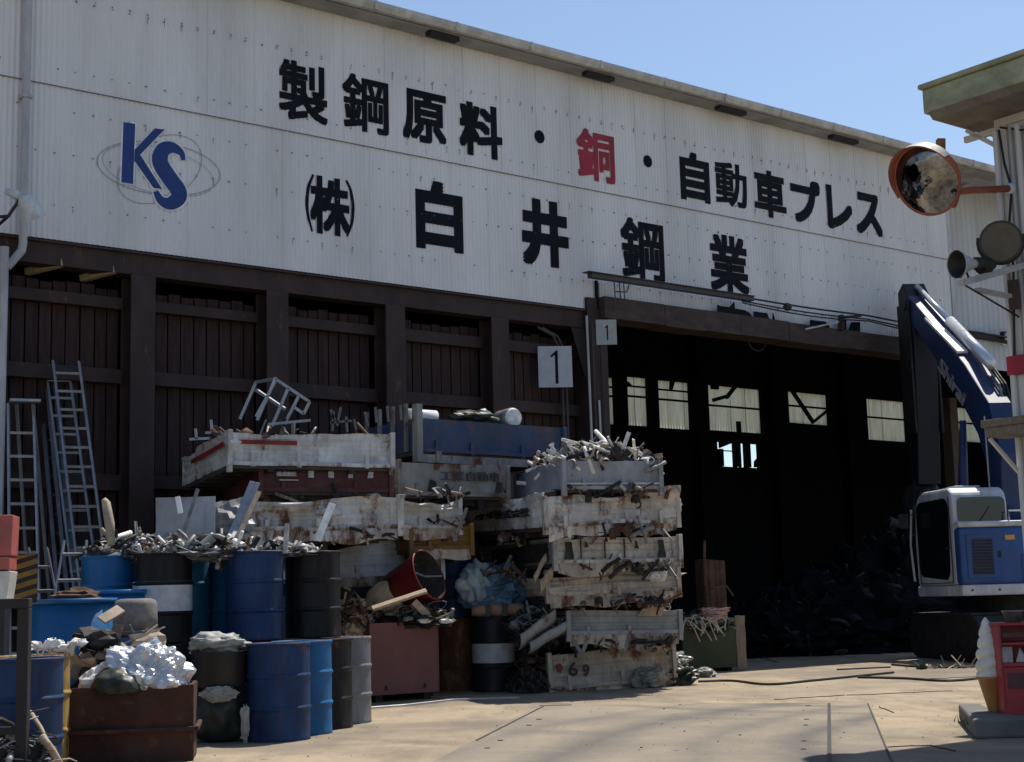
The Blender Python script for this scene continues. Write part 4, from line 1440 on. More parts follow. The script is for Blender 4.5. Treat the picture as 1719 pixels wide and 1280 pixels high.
# things on top of the blue bed
Tm = Matrix.LocRotScale(T_M1.location, T_M1.rotation_euler, None)
o = MB()
o.smooth = True
o.tube([(0, 0, 0), (.46, 0, 0)], .085, 20)
o = o.build('paper_roll', M['bag_white'], None, loc=Tm @ Vector((.02, .30, .52)))
o.rotation_euler = T_M1.rotation_euler
tag(o, 'white roll lying on the left end of the dark blue truck bed', 'roll')
o = MB()
o.blob((0, 0, 0), (.30, .2, .12), 3, .5, 2, 3)
o = o.build('dark_bundle', M['bag_dark'], None, loc=Tm @ Vector((1.15, .30, .53)))
tag(o, 'dark lumpy bundle on the middle of the dark blue truck bed', 'bundle')
o = MB()
o.blob((0, 0, 0), (.09, .07, .05), 6, .3, 2, 2)
o = o.build('white_can', M['bag_white'], None, loc=Tm @ Vector((1.16, .12, .56)))
tag(o, 'small bright dented can in front of the dark bundle on the blue bed', 'can')
cd = thing('metal_cask', 'round grey metal cask lying with its end outward on the blue truck bed', 'cask', Tm @ Vector((1.72, .14, .56)), R(30))
o = MB()
o.smooth = True
o.tube([(0, 0, 0), (0, .35, 0)], .145, 24)
o.build('body', M['scrap_grey'], cd)
o = MB()
o.tube([(0, -.03, 0), (0, 0, 0)], [.12, .135], 24)
o.build('end_cap', M['scrap_bright'], cd)
# bent angle-iron frame standing on the left stack
def frame_px(pts_pairs, depth, name, label, cat, r, mt):
    base = dp(*pts_pairs[0][0], depth)
    t = thing(name, label, cat, base)
    for a, b in pts_pairs:
        q = MB()
        da = a[2] if len(a) > 2 else 0
        db = b[2] if len(b) > 2 else 0
        pa, pb = dp(a[0], a[1], depth + da) - base, dp(b[0], b[1], depth + db) - base
        q.bar(pa, pb, r, r)
        q.build('bar', M[mt], t)
    return t
frame_px([((432, 706), (463, 635)), ((463, 637), (520, 675)), ((484, 652), (457, 716)), ((502, 665), (478, 712)), ((403, 704, .5), (430, 642, .5)), ((430, 642, .5), (463, 636)), ((430, 655, .4), (478, 687, .1)), ((520, 675), (510, 695)), ((510, 695), (494, 684)), ((463, 640, .2), (430, 700, .2))],
         17.9, 'bent_rack', 'bent angle iron frame standing crooked on the topmost white truck bed', 'rack', .035, 'alu')
frame_px([((558, 724), (560, 690)), ((566, 715), (572, 684)), ((562, 706), (555, 688)), ((555, 710), (590, 707)), ((583, 726), (581, 700)), ((598, 722), (594, 704)), ((618, 716), (612, 692)), ((632, 710), (630, 684)), ((652, 708), (650, 682)), ((674, 706), (672, 680))],
         18.6, 'rod_cluster', 'cluster of upright grey rods at the right end of the topmost white bed', 'rods', .028, 'alu_dark')
frame_px([((318, 738), (352, 736)), ((330, 738), (328, 720)), ((345, 727), (372, 725)), ((356, 725), (354, 705))],
         18.6, 'loose_rods', 'two short pale T-shaped rods on the left edge of the topmost white bed', 'rods', .03, 'alu')
for (x0, y0, x1, y1, dd) in ((450, 713, 520, 706, .1),):
    q = MB()
    a, b = dp(x0, y0, 17.6), dp(x1, y1, 17.9)
    q.bar((0, 0, 0), b - a, .05, .03)
    tag(q.build('metal_strip', M['alu'], None, loc=a), 'thin metal strip lying on the topmost white truck bed below the bent frame', 'strip')

# ================================================================== DRUMS
def make_drum(paint, label, loc, scale=(1, 1, 1), band=None, half=None, rz=0.0, group='steel drums in the yard', open_top=False):
    t = thing('steel_drum', label, 'drum', loc, rz, group)
    q = MB()
    q.smooth = True
    r, h = .287, .88
    prof = [(r, .0), (r + .006, .012), (r, .03)]
    for z in (.29, .58):
        prof += [(r, z - .13), (r, z - .08), (r, z - .030), (r, z - .024), (r + .003, z - .020), (r + .013, z - .007), (r + .015, z), (r + .013, z + .007), (r + .003, z + .020), (r, z + .024), (r, z + .030), (r, z + .08), (r, z + .13)]
    prof += [(r, h - .036), (r, h - .03)]
    q.lathe(prof, 36)
    q.disc((0, 0, .003), r, 36, False)
    _s = (loc[0] * 3.7 + loc[1] * 1.9 + loc[2])
    for v_ in q.v:
        k_ = noise.noise(Vector((v_.x * 5 + _s, v_.y * 5, v_.z * 3.5)))
        d_ = 1 - max(0, k_ - .15) * .11 * (1 if .04 < v_.z < .84 else 0)
        v_.x *= d_
        v_.y *= d_
    b = q.build('body', M[paint], t)
    q = MB()
    q.smooth = True
    q.lathe([(r, h - .03), (r + .010, h - .022), (r + .010, h - .004), (r + .003, h), (r - .006, h - .003), (r - .008, h - .02)], 36)
    q.build('rim', M[paint], t)
    q = MB()
    if open_top:
        q.disc((0, 0, h - .18), r - .004, 36)
    else:
        q.disc((0, 0, h - .02), r - .004, 36)
    q.build('lid', M[paint], t)
    if band:
        z0, z1 = band
        q = MB()
        q.smooth = True
        q.lathe([(r + .0035, z0), (r + .0035, z1)], 36)
        q.build('painted_band', M['band_white'], t)
    t.scale = scale
    return t
A0 = Vector((dp(468, 1200, 14.0).x, 14.0, 0))
step = Vector((.128, .60, 0))
make_drum('drum_navy', 'navy blue steel drum, nearest of the front row beside the black tub', A0, rz=.3)
make_drum('drum_blue', 'bright blue steel drum right behind the nearest navy drum', A0 + step, rz=1.1)
make_drum('drum_black', 'black steel drum in the front row between the bright blue and the grey drum', A0 + step * 2.01, rz=2)
make_drum('drum_grey', 'grey steel drum at the end of the front row beside the red-brown steel box', A0 + step * 3.02, rz=3)
up = Vector((0, 0, .885))
def top_spot(px, py, Y):
    p = dp(px, py, Y)
    return Vector((p.x, p.y, .886))
E1 = top_spot(427, 990, 15.1)
F1 = top_spot(525, 990, 15.6)
H1 = top_spot(273, 990, 14.9)
I1 = top_spot(306, 990, 15.6)
J1 = top_spot(185, 960, 15.3)
E2 = top_spot(400, 990, 15.8)
make_drum('drum_navy', 'navy drum of the upper tier standing left of the black one', E1, rz=.8)
make_drum('drum_black', 'plain black drum of the upper tier, rightmost of its row', F1, rz=1.4)
make_drum('drum_black', 'black drum of the upper tier with a broad white band, beside the grey pot', H1, band=(.30, .60), rz=2.2)
make_drum('drum_teal', 'teal blue drum of the upper tier, behind the white-banded black drum', I1, rz=.2)
make_drum('drum_blue', 'bright blue drum of the upper tier nearest the ladders', J1, rz=2.9)
make_drum('drum_blue', 'blue drum of the upper tier peeping out behind the navy one', E2, rz=1.7)
for i, (p, c_, lb) in enumerate(((E1, 'drum_black', 'hidden black drum under the navy drum of the upper tier'), 
                          (H1, 'drum_slate', 'slate drum under the white-banded black drum'), (I1, 'drum_black', 'black drum under the teal drum'), (J1, 'drum_slate', 'slate drum under the bright blue drum near the ladders'))):
    make_drum(c_, lb, (p.x + (.0 if i != 0 else -.12), p.y + (.28 if i == 0 else 0), 0), rz=i)
K1 = gp(830, 1160)
make_drum('drum_slate', 'tall dark slate drum with a white band, under the blue bundle', K1, (1.02, 1.02, 1.14), band=(.335, .575), rz=.5)
make_drum('drum_brown', 'rusty brown drum between the red-brown box and the white-banded drum', gp(765, 1160) + Vector((0, .15, 0)), (1, 1, 1.12), rz=.9)
p = gp(765, 1160) + Vector((0, .15, 0))
make_drum('drum_navy', 'dark navy drum standing on the rusty brown drum behind the red bin', Vector((p.x - .04, p.y + .06, .988)), (1, 1, 1), rz=.5)
make_drum('drum_navy', 'dark navy drum with pale hoops in the left foreground', Vector((-3.72, 11.35, 0)), (1, 1, 1), rz=.5)
make_drum('drum_yellow', 'yellow drum showing behind the navy drum in the left foreground', Vector((-3.87, 12.02, 0)), (1, 1, 1), rz=1.5)

# scrap standing in the upper drums
def heap_at(c, rad, rise, n, seed, label, mats, size, kinds=('plate', 'strip', 'chunk', 'pipe', 'wire'), name='scrap_heap'):
    q = MB()
    q.blob((0, 0, 0), (rad[0] * .9, rad[1] * .9, rise * .5), seed, .5, 3, 4)
    def pos(rg):
        a, r_ = rg.uniform(0, 6.283), math.sqrt(rg.random())
        return (math.cos(a) * r_ * rad[0], math.sin(a) * r_ * rad[1], rise * (1 - r_ * r_) * rg.uniform(.3, 1.0) + .02)
    scrap(q, pos, n, seed, size, len(mats), kinds)
    o = q.build(name, MET(*mats), None, loc=c)
    return tag(o, label, 'scrap heap', None, 'stuff')
heap_at(J1 + Vector((.25, .1, .86)), (.55, .3, 0), .22, 130, 51, 'jumble of pale scrap and wires on the drums beside the ladders', ('scrap_grey', 'scrap_bright', 'scrap_dark', 'scrap_tan', 'scrap_grey'), (.05, .18), ('plate', 'curl', 'angle', 'ring', 'elbow', 'pipe', 'chunk', 'wire'))
heap_at(H1 + Vector((.30, .15, .86)), (.60, .35, 0), .14, 150, 52, 'low sunlit scrap on top of the white-banded and teal drums', ('scrap_grey', 'scrap_bright', 'scrap_grey', 'scrap_dark', 'scrap_rust'), (.05, .17), ('plate', 'curl', 'angle', 'chunk', 'pipe', 'elbow', 'wire'))
heap_at(E1 + Vector((.1, .3, .86)), (.55, .30, 0), .08, 90, 53, 'thin scatter of bright offcuts on the navy and black upper drums', ('scrap_grey', 'scrap_bright', 'scrap_dark', 'scrap_tan'), (.04, .15), ('plate', 'angle', 'chunk', 'curl', 'pipe'))
heap_at(Vector((dp(592, 1040, 18.9).x, 18.95, .95)), (.22, .2, 0), .45, 50, 54, 'brown and tan scrap on the left end of the red-brown box', ('scrap_tan', 'scrap_rust', 'scrap_dark', 'scrap_rust', 'wood'), (.08, .22))
def plank_px(a, b, depth, wd, th, mt, name, label, cat, d2=0.0, up=(0, -1, .2)):
    p0, p1 = dp(*a, depth), dp(*b, depth + d2)
    q = MB()
    q.bar((0, 0, 0), p1 - p0, wd, th, up)
    return tag(q.build(name, M[mt], None, loc=p0, bev=.003), label, cat)
plank_px((388, 908), (428, 810), 15.3, .11, .02, 'alu', 'metal_strip', 'broad grey metal strip sticking up out of the navy upper drum', 'strip', .3)
plank_px((397, 908), (435, 826), 15.2, .05, .03, 'scrap_tan', 'metal_strip', 'narrow pale strip leaning beside the broad one in the navy drum', 'strip', .3)
plank_px((533, 908), (558, 846), 15.4, .075, .02, 'scrap_bright', 'metal_strip', 'short bright flat strip standing in the black upper drum', 'strip', .2)
plank_px((478, 930), (482, 880), 15.0, .05, .02, 'scrap_grey', 'metal_strip', 'short dull strip at the rim between the navy and black upper drums', 'strip', .2)
plank_px((308, 895), (332, 822), 15.4, .035, .03, 'scrap_grey', 'metal_rod', 'dark rod leaning in front of the grey sheet on the drums', 'rod', .2)
plank_px((303, 862), (298, 834), 15.3, .05, .02, 'bag_white', 'metal_strip', 'small white strip in front of the grey sheet on the drums', 'strip', .0)
q = MB()
q.smooth = True
pts = [dp(187, 915, 15.1), dp(184, 880, 15.15), dp(178, 845, 15.2), dp(174, 838, 15.2)]
q.tube([p - pts[0] for p in pts], [.035, .05, .045, .025], 10)
tag(q.build('pale_horn', M['scrap_tan'], None, loc=pts[0]), 'smooth pale curved piece standing up beside the right ladder', 'scrap piece')
q = MB()
a, b = dp(261, 905, 15.9), dp(361, 905, 15.9)
a2 = dp(265, 836, 15.9)
q.slab((0, 0, 0), X3, Z3, -Y3, b.x - a.x, a2.z - a.z, .015, 14, 8, lambda x, y: (noise.noise(Vector((x * 3, y * 3, 2))) * .03, 0))
tag(q.build('grey_sheet', M['bed_grey'], None, loc=a), 'square grey metal sheet standing upright on the drums', 'metal sheet')
q = MB()
q.blob((0, 0, 0), (.24, .15, .2), 4, .5, 1.5, 3)
tag(q.build('crumpled_sheet', M['scrap_grey'], None, loc=dp(392, 872, 16.2)), 'crumpled grey sheet between the upright grey sheet and the rusty truck bed', 'metal sheet')

# ================================================================== LEFT FOREGROUND
# rusty crate
cb = Vector((gp(200, 1272).x, 12.62, 0))
CR = thing('rusty_crate', 'open rusty steel crate heaped with bags and scrap in the left foreground', 'crate', (-3.19, 12.55, 0), R(10))
cw, cd_, ch = .98, .72, .60
def wall(P, U, N, L, name):
    q = MB()
    q.slab(P, U, Z3, N, L, ch, .03, 16, 8, lambda a, b: (noise.noise(Vector((a * 2, b * 2, P[0] * 3 + P[1]))) * .02, noise.noise(Vector((a * 4, 1, P[0]))) * .012 * (b > .5)))
    return q.build(name, M['rust_box'], CR)
fwl = wall((-cw / 2, -cd_ / 2, 0), X3, -Y3, cw, 'front_panel')
wall((cw / 2, -cd_ / 2, 0), Y3, X3, cd_, 'side_panel')
wall((-cw / 2, cd_ / 2, 0), -Y3, -X3, cd_, 'side_panel')
wall((cw / 2, cd_ / 2, 0), -X3, Y3, cw, 'back_panel')
q = MB()
q.bb((-cw / 2 + .03, -cd_ / 2 + .03, .03), (cw / 2 - .03, cd_ / 2 - .03, .06))
q.build('floor', M['rust_box'], CR)
q = MB()
q.bb((-cw / 2 - .03, -cd_ / 2 - .045, .24), (cw / 2 + .03, -cd_ / 2 - .01, .275))
q.bb((cw / 2 + .01, -cd_ / 2 - .045, .24), (cw / 2 + .045, cd_ / 2, .275))
q.build('belt_rib', M['rust_box'], CR, bev=.006)
q = MB()
q.blob((0, 0, 0), (.44, .30, .10), 9, .4, 2.5, 4)
tag(q.build('rubble_fill', M['scrap_dark'], None, loc=(-3.19, 12.58, .55)), 'dark rubble filling the rusty crate', 'scrap heap', None, 'stuff')
q = MB()
q.smooth = False
q.blob((0, 0, 0), (.38, .28, .26), 12, .30, 2.0, 5, flat=-.08, crease=True)
tag(q.build('crumpled_sheet', M['foil'], None, loc=(-3.09, 12.45, .66)), 'crumpled bright white sheeting heaped on the rusty crate', 'sheeting')
q = MB()
q.smooth = True
q.blob((0, 0, 0), (.19, .16, .13), 15, .35, 1.3, 4, flat=-.06)
tag(q.build('dark_bag', M['bag_dark'], None, loc=(-3.26, 12.22, .61)), 'dark green bag at the front edge of the rusty crate below the white sheeting', 'bag')
q = MB()
q.blob((0, 0, 0), (.12, .1, .14), 16, .5, 1.3, 3, crease=True)
tag(q.build('paper_scrap', M['bag_white'], None, loc=(-3.46, 12.33, .63)), 'torn white paper at the left end of the rusty crate', 'paper')
# bent dark plates on the crate
q = MB()
scrap(q, lambda rg: (rg.uniform(-.30, .34), rg.uniform(-.2, .25), rg.uniform(0, .42) * (1 if rg.random() < .6 else .4)), 46, 61, (.12, .32), 4, ('plate', 'plate', 'strip', 'chunk'))
tag(q.build('sheet_scrap', MET('scrap_dark', 'scrap_grey', 'scrap_dark', 'scrap_tan'), None, loc=(-3.36, 12.72, .60)), 'bent dark sheet scrap sticking up at the back of the rusty crate', 'scrap heap', None, 'stuff')
for a, b, c_, d_ in (((150, 1062), (205, 1100), 'scrap_dark', 'broad dark bent plate leaning over the rusty crate'), ((170, 1042), (203, 1022), 'scrap_tan', 'sunlit tan sheet beside the grey pot'), ((185, 1090), (200, 1050), 'scrap_dark', 'short dark bar standing behind the white sheeting')):
    plank_px(a, b, 12.75, .10, .02, c_, 'bent_plate', d_, 'metal plate', .15, (0, -1, .6))
q = MB()
scrap(q, lambda rg: (rg.uniform(-.22, .22), rg.uniform(-.1, .1), rg.uniform(0, .06)), 26, 63, (.05, .12), 2, ('chunk', 'plate', 'strip'))
tag(q.build('bright_offcuts', MET('scrap_bright', 'bag_white'), None, loc=dp(95, 1092, 12.0)), 'small bright offcuts beside the navy foreground drum', 'scrap heap', None, 'stuff')
# grey pot
PT = thing('cast_pot', 'pitted grey cast pot standing upside down behind the white sheeting', 'pot', dp(227, 1064, 13.6), 0)
q = MB()
q.smooth = True
q.lathe([(.0, .31), (.13, .312), (.175, .295), (.19, .26), (.195, .15), (.20, .0), (.17, .0)], 28)
q.build('body', M['pot'], PT)
q = MB()
q.smooth = True
q.lathe([(.195, .03), (.215, .03), (.215, .0), (.195, .0)], 28)
q.build('rim', M['pot'], PT)
plank_px((192, 1068), (260, 1066), 13.5, .5, .03, 'rust_box', 'support_plate', 'rusty plate under the pitted grey pot', 'plate', .0, (0, 0, 1))
# blue plastic tubs
def tub(name, label, loc, r0, r1, h, mt, rz=0):
    t = thing(name, label, 'tub', loc, rz, 'blue plastic tubs' if 'blue' in mt else None)
    q = MB()
    q.smooth = True
    q.lathe([(r0, 0), (r0 + (r1 - r0) * .5, h * .5), (r1, h), (r1 - .02, h), (r0 - .02, .04)], 36)
    q.disc((0, 0, .04), r0 - .01, 36)
    q.build('body', M[mt], t)
    q = MB()
    q.smooth = True
    q.lathe([(r1 - .01, h - .03), (r1 + .022, h - .03), (r1 + .022, h + .012), (r1 - .022, h + .012), (r1 - .022, h - .02)], 36)
    q.build('rim', M[mt], t)
    return t
p = dp(122, 1008, 14.0)
tub('plastic_tub', 'large bright blue plastic tub behind the rusty crate', (p.x, p.y, .0), .34, .385, p.z, 'tub_blue')
p = dp(198, 993, 14.7)
tub('plastic_tub', 'second blue plastic tub, further right behind the grey pot', (p.x, p.y, .0), .27, .29, p.z, 'tub_blue')
for i, x in enumerate((75, 120, 145)):
    pass
q = MB()
q.blob((0, 0, 0), (.22, .16, .08), 19, .5, 2, 3)
tag(q.build('rust_scrap', M['scrap_rust'], None, loc=dp(128, 1004, 14.0)), 'rusty scrap lying in the large blue plastic tub', 'scrap')
# black tub with sacks
p0 = gp(368, 1232)
TB = thing('black_tub', 'black rubber tub resting on a sack, left of the nearest navy drum', 'tub', (dp(370, 1150, 14.0).x, 14.0, dp(370, 1152, 14.0).z), 0)
q = MB()
q.smooth = True
hh = dp(370, 1093, 14).z - dp(370, 1152, 14).z
q.lathe([(.235, 0), (.25, .04), (.262, hh - .02), (.275, hh), (.25, hh), (.22, .05)], 36)
q.disc((0, 0, .03), .235, 36)
q.build('body', M['tub_black'], TB)
q = MB()
q.smooth = True
q.blob((0, 0, 0), (.25, .21, .10), 23, .5, 1.7, 4, crease=True)
tag(q.build('white_sack', M['bag_cream'], None, loc=dp(365, 1083, 14.0)), 'dirty white sack bulging out of the black tub', 'sack')
q = MB()
q.smooth = True
zs = dp(370, 1152, 14).z
q.blob((0, 0, 0), (.27, .25, zs * .52), 25, .16, 1.2, 4, flat=-zs * .42)
tag(q.build('black_sack', M['bag_dark'], None, loc=(dp(368, 1190, 14.0).x, 14.0, zs * .45)), 'dark sack on the ground under the black tub', 'sack')
q = MB()
q.blob((0, 0, 0), (.15, .05, .06), 27, .5, 1.7, 4, crease=True)
tag(q.build('sack_mouth', M['bag_cream'], None, loc=dp(368, 1166, 13.74)), 'white crumpled mouth of the dark sack under the black tub', 'sack')
q = MB()
q.blob((0, 0, 0), (.04, .04, .16), 28, .5, 1.7, 3, crease=True)
tag(q.build('white_rag', M['bag_cream'], None, loc=dp(411, 1215, 13.7)), 'white rag hanging between the dark sack and the navy drum', 'rag')

# ---- ladders
def ladder(label, b_px, t_px, depth, lean, wpx, rungs, mt, taper=.0, name='ladder', group='aluminium ladders leaning on the wall', rw=.05, rd=.028):
    zt = dp(t_px[0], t_px[1], depth + lean)
    dirx = (dp(b_px[0], b_px[1], depth) - Vector(dp(t_px[0], t_px[1], depth + lean)))
    # foot of the ladder on the ground along the line
    bot = zt + dirx * ((zt.z) / (zt.z - dp(b_px[0], b_px[1], depth).z))
    bot.z = 0
    t = thing(name, label, 'ladder', bot, 0, group)
    up_ = zt - bot
    wd = wpx / F * depth
    side = Vector((math.cos(R(24)), math.sin(R(24)), 0))
    L = up_.length
    for sgn in (0, 1):
        q = MB()
        q.bar(side * (sgn * wd * (1 + taper)) - side * (taper * wd / 2), up_ + side * (sgn * wd), rd, rw, (0, -1, .2))
        q.build('side_rail', M[mt], t, bev=.004)
    n = int(L / .30)
    for i in range(1, n + 1):
        f = (i * .30 - .12) / L
        q = MB()
        k = 1 + taper * (1 - f)
        q.bar(up_ * f - side * (taper * wd / 2 * (1 - f)), up_ * f + side * (wd * k - taper * wd / 2 * (1 - f)), .035, .03, (0, -.3, 1))
        q.build('rung', M[mt], t)
    return t
ladder('tall aluminium ladder, rightmost and foremost of the group on the dark wall', (129, 940), (89, 606), 18.2, 1.3, 46, 14, 'alu')
ladder('tall aluminium ladder just behind the foremost one, slightly to its left', (118, 940), (75, 601), 18.5, 1.4, 40, 14, 'alu')
ladder('dull dark ladder, third behind in the leaning bundle', (110, 940), (79, 632), 18.6, 1.3, 14, 14, 'alu_dark', rw=.14, rd=.05)
ladder('dull dark ladder at the back of the leaning bundle', (95, 940), (69, 648), 18.8, 1.3, 14, 14, 'alu_dark', rw=.14, rd=.05)
ladder('narrow aluminium step ladder with a flat top, leftmost against the wall', (18, 940), (14, 678), 17.6, .4, 42, 9, 'alu', taper=.18)
p = dp(38, 673, 18.0)
q = MB()
q.box((0, 0, 0), (.36, .16, .035), R(24))
tl = [o for o in COL.objects if o.get('label', '').startswith('narrow aluminium step')][0]
q.build('top_step', M['alu'], tl, loc=p - tl.location + Vector((.02, .02, .0)), bev=.005)
for k in (0, 1):
    q = MB()
    a = p - tl.location
    q = MB()
    q.bar(a + Vector((-.10 + k * .2, .08, -.03)), Vector((.02 + k * .28, .75, .0)), .022, .036)
    q.build('rear_leg', M['alu_dark'], tl)
t = ladder('small aluminium step ladder in front of the tall ones, above the blue tub', (95, 1000), (108, 908), 15.6, .25, 37, 6, 'alu', taper=.45, name='step_ladder', group=None, rw=.035, rd=.022)
t = ladder('folded low step ladder leaning beside the small one', (62, 1000), (48, 920), 15.9, .25, 30, 6, 'alu_dark', taper=.3, name='step_ladder', group=None, rw=.035, rd=.022)

# ---- barrier and frame at the left edge
BR = thing('road_barrier', 'faded red and white plastic road barrier at the left edge', 'barrier', (dp(-18, 1000, 12.6).x, 12.6, 0), R(8))
b0, b1, b2, b3 = dp(0, 1008, 12.6).z, dp(0, 960, 12.6).z, dp(0, 935, 12.6).z, dp(0, 866, 12.6).z
q = MB()
q.slab((-.5, -.16, b2), X3, Z3, -Y3, .70, b3 - b2, .30, 8, 6, lambda a, b: (noise.noise(Vector((a * 3, b * 3, 0))) * .015 - b * .15, 0))
q.build('upper_block', M['barrier_red'], BR, bev=.01)
q = MB()
q.bb((-.5, -.17, b1 + .01), (.19, .15, b2 - .005))
q.build('middle_block', M['barrier_red'], BR, bev=.01)
q = MB()
q.prism([(-.5, b0), (.17, b0), (.20, b1), (-.5, b1)], (0, .15, 0), X3, Z3, -Y3, .32)
q.build('lower_block', M['barrier_white'], BR, bev=.008)
q = MB()
q.bb((-.48, -.12, 0), (.15, .12, b0 - .002))
q.build('foot', M['tub_black'], BR)
q = MB()
q.smooth = True
q.tube([(-.06, -.31, b2 + .13), (-.06, -.27, b2 + .13)], .05, 12)
q.build('water_cap', M['barrier_white'], BR)
SB = thing('striped_board', 'board with slanting yellow and black stripes beside the road barrier', 'barrier board', (dp(42, 1010, 13.0).x, 13.0, 0), R(14))
za, zb2 = dp(42, 1012, 13).z, dp(42, 930, 13).z
q = MB()
q.bb((-.10, -.012, za), (.10, .012, zb2))
q.build('panel', M['stripe_black'], SB)
for k in range(5):
    z = za + .02 + k * .085
    q = MB()
    q.prism([(-.098, z), (.098, z + .06), (.098, min(zb2 - .002, z + .105)), (-.098, z + .045)], (0, -.0125, 0), X3, Z3, -Y3, .002)
    q.build('stripe', M['stripe_yellow'], SB)
q = MB()
q.bb((-.02, .013, 0), (.02, .05, zb2))
q.bb((-.2, -.1, 0), (.2, .2, .03))
q.build('stand', M['dark_steel'], SB)
DF = thing('stillage', 'dark steel stillage frame cut off by the left edge of the view', 'frame', (dp(38, 1200, 10.6).x, 10.6, 0), 0)
zt = dp(30, 1022, 10.6).z
for x in (0, -.9):
    q = MB()
    q.bb((x - .04, -.04, 0), (x + .04, .04, zt))
    q.build('post', M['dark_steel'], DF, bev=.006)
q = MB()
q.bb((-.94, -.045, zt + .001), (.04, .045, zt + .07))
q.build('top_beam', M['dark_steel'], DF, bev=.008)
q = MB()
q.bb((-.86, -.03, .38), (-.04, .03, .43))
q.bb((-.86, -.03, .12), (-.04, .03, .17))
q.build('cross_bar', M['dark_steel'], DF)
heap_at(Vector((-3.62, 10.72, .0)), (.45, .28, 0), .50, 90, 71, 'dark machine parts and coiled hose inside the steel frame at the left edge', ('scrap_dark', 'scrap_dark', 'scrap_grey', 'scrap_tan'), (.08, .2), ('chunk', 'pipe', 'wire', 'plate'))

# ================================================================== MIDDLE FOREGROUND
pa, yaw = gp(622, 1181), R(33)
bl = width_to(738, 1172, pa, yaw)
bh = dp(622, 1047, pa.y).z
BX = thing('steel_box', 'big open steel box in red-brown primer beside the grey drum', 'steel box', pa, yaw)
q = MB()
q.slab((0, 0, .09), X3, Z3, -Y3, bl, bh - .09, .012, 10, 8, lambda a, b: (noise.noise(Vector((a * 1.4, b * 1.4, 0))) * .012, 0))
q.build('front_panel', M['primer_box'], BX)
for nm, a, b in (('side_panel', (0, .0, .09), (.012, .9, bh - .02)), ('side_panel', (bl - .012, .0, .09), (bl, .9, bh - .02)), ('back_panel', (.013, .888, .09), (bl - .013, .9, bh - .02)), ('floor', (.013, .014, .09), (bl - .013, .887, .12))):
    q = MB()
    q.bb(a, b)
    q.build(nm, M['primer_box'], BX)
q = MB()
q.bb((.1, .05, 0), (.2, .85, .089))
q.bb((bl - .2, .05, 0), (bl - .1, .85, .089))
q.build('skid', M['dark_steel'], BX)
for x in (.22 * bl, .78 * bl):
    q = MB()
    q.prism([(-.022, 0), (.022, 0), (.008, .06), (-.012, .05)], (x, -.016, .15), X3, Z3, -Y3, .003)
    q.build('drain_hole', M['stripe_black'], BX)
# rod lying along its foot
q = MB()
q.tube([gp(600, 1190, .02), gp(680, 1184, .02), gp(760, 1175, .02), gp(872, 1172, .02)], .013, 6)
tag(q.build('ground_rod', M['pipe_grey']), 'thin pale rod lying on the ground along the foot of the red-brown box', 'rod')
c0 = BX.location + Vector((math.cos(yaw) * bl * .5 - math.sin(yaw) * .45, math.sin(yaw) * bl * .5 + math.cos(yaw) * .45, bh - .08))
heap_at(c0 + Vector((-.05, .12, 0)), (.45, .36, 0), .16, 130, 81, 'grey wires and offcuts filling the red-brown steel box', ('scrap_grey', 'scrap_dark', 'scrap_grey', 'scrap_green', 'scrap_bright'), (.06, .22), ('wire', 'pipe', 'angle', 'wire', 'curl', 'elbow', 'ring'))
q = MB()
for k, (px, py) in enumerate(((712, 1043), (748, 1043), (690, 1045))):
    c_ = dp(px, py, 18.95 + .1 * k) - dp(712, 1043, 18.95)
    q.blob(c_, (.09, .05, .03), 90 + k, .4, 2, 3)
tag(q.build('bright_scraps', M['bag_white'], None, loc=dp(712, 1043, 18.95)), 'bright white scraps along the top edge of the red-brown box', 'scrap', None, 'stuff')
# tilted red bin
RB = thing('red_bin', 'red metal bin tipped over with its dark mouth facing right', 'bin', dp(690, 985, 19.25), 0)
ax = Vector((.80, -.42, .34)).normalized()
zq = ax.to_track_quat('Z', 'Y').to_matrix().to_4x4()
q = MB()
q.smooth = True
q.X = Matrix.Translation((.02, 0, .05)) @ zq
q.lathe([(.0, -.32), (.22, -.32), (.235, -.31), (.33, .25), (.345, .255), (.345, .27), (.325, .27)], 36)
q.build('body', M['drum_red'], RB)
q = MB()
q.smooth = True
q.X = Matrix.Translation((.02, 0, .05)) @ zq
q.lathe([(.324, .268), (.22, -.28), (.0, -.28)], 36)
q.build('inner_wall', M['scrap_dark'], RB)
q = MB()
q.X = Matrix.Translation((.02, 0, .05)) @ zq
q.tube([(-.30, .02, .262), (0, .0, .20), (.30, -.02, .262)], .012, 6)
q.build('handle', M['scrap_grey'], RB)
plank_px((625, 1022), (716, 992), 18.5, .11, .03, 'wood', 'wooden_plank', 'pale wooden plank leaning across the front of the red bin', 'plank', .1, (0, -.4, 1))
plank_px((695, 1010), (718, 1034), 18.9, .09, .02, 'scrap_tan', 'tan_strip', 'short tan strip under the mouth of the red bin', 'strip', .1, (0, -1, .2))
q = MB()
q.blob((0, 0, 0), (.24, .1, .20), 44, .25, 1.0, 3)
tag(q.build('tan_sheet', M['scrap_tan'], None, loc=dp(648, 1004, 19.2)), 'curved tan sheet behind the left end of the wooden plank', 'sheet')
heap_at(dp(700, 1042, 19.2), (.45, .3, 0), .2, 60, 83, 'odds and ends under the tipped red bin', ('scrap_dark', 'scrap_grey', 'scrap_tan'), (.05, .16))
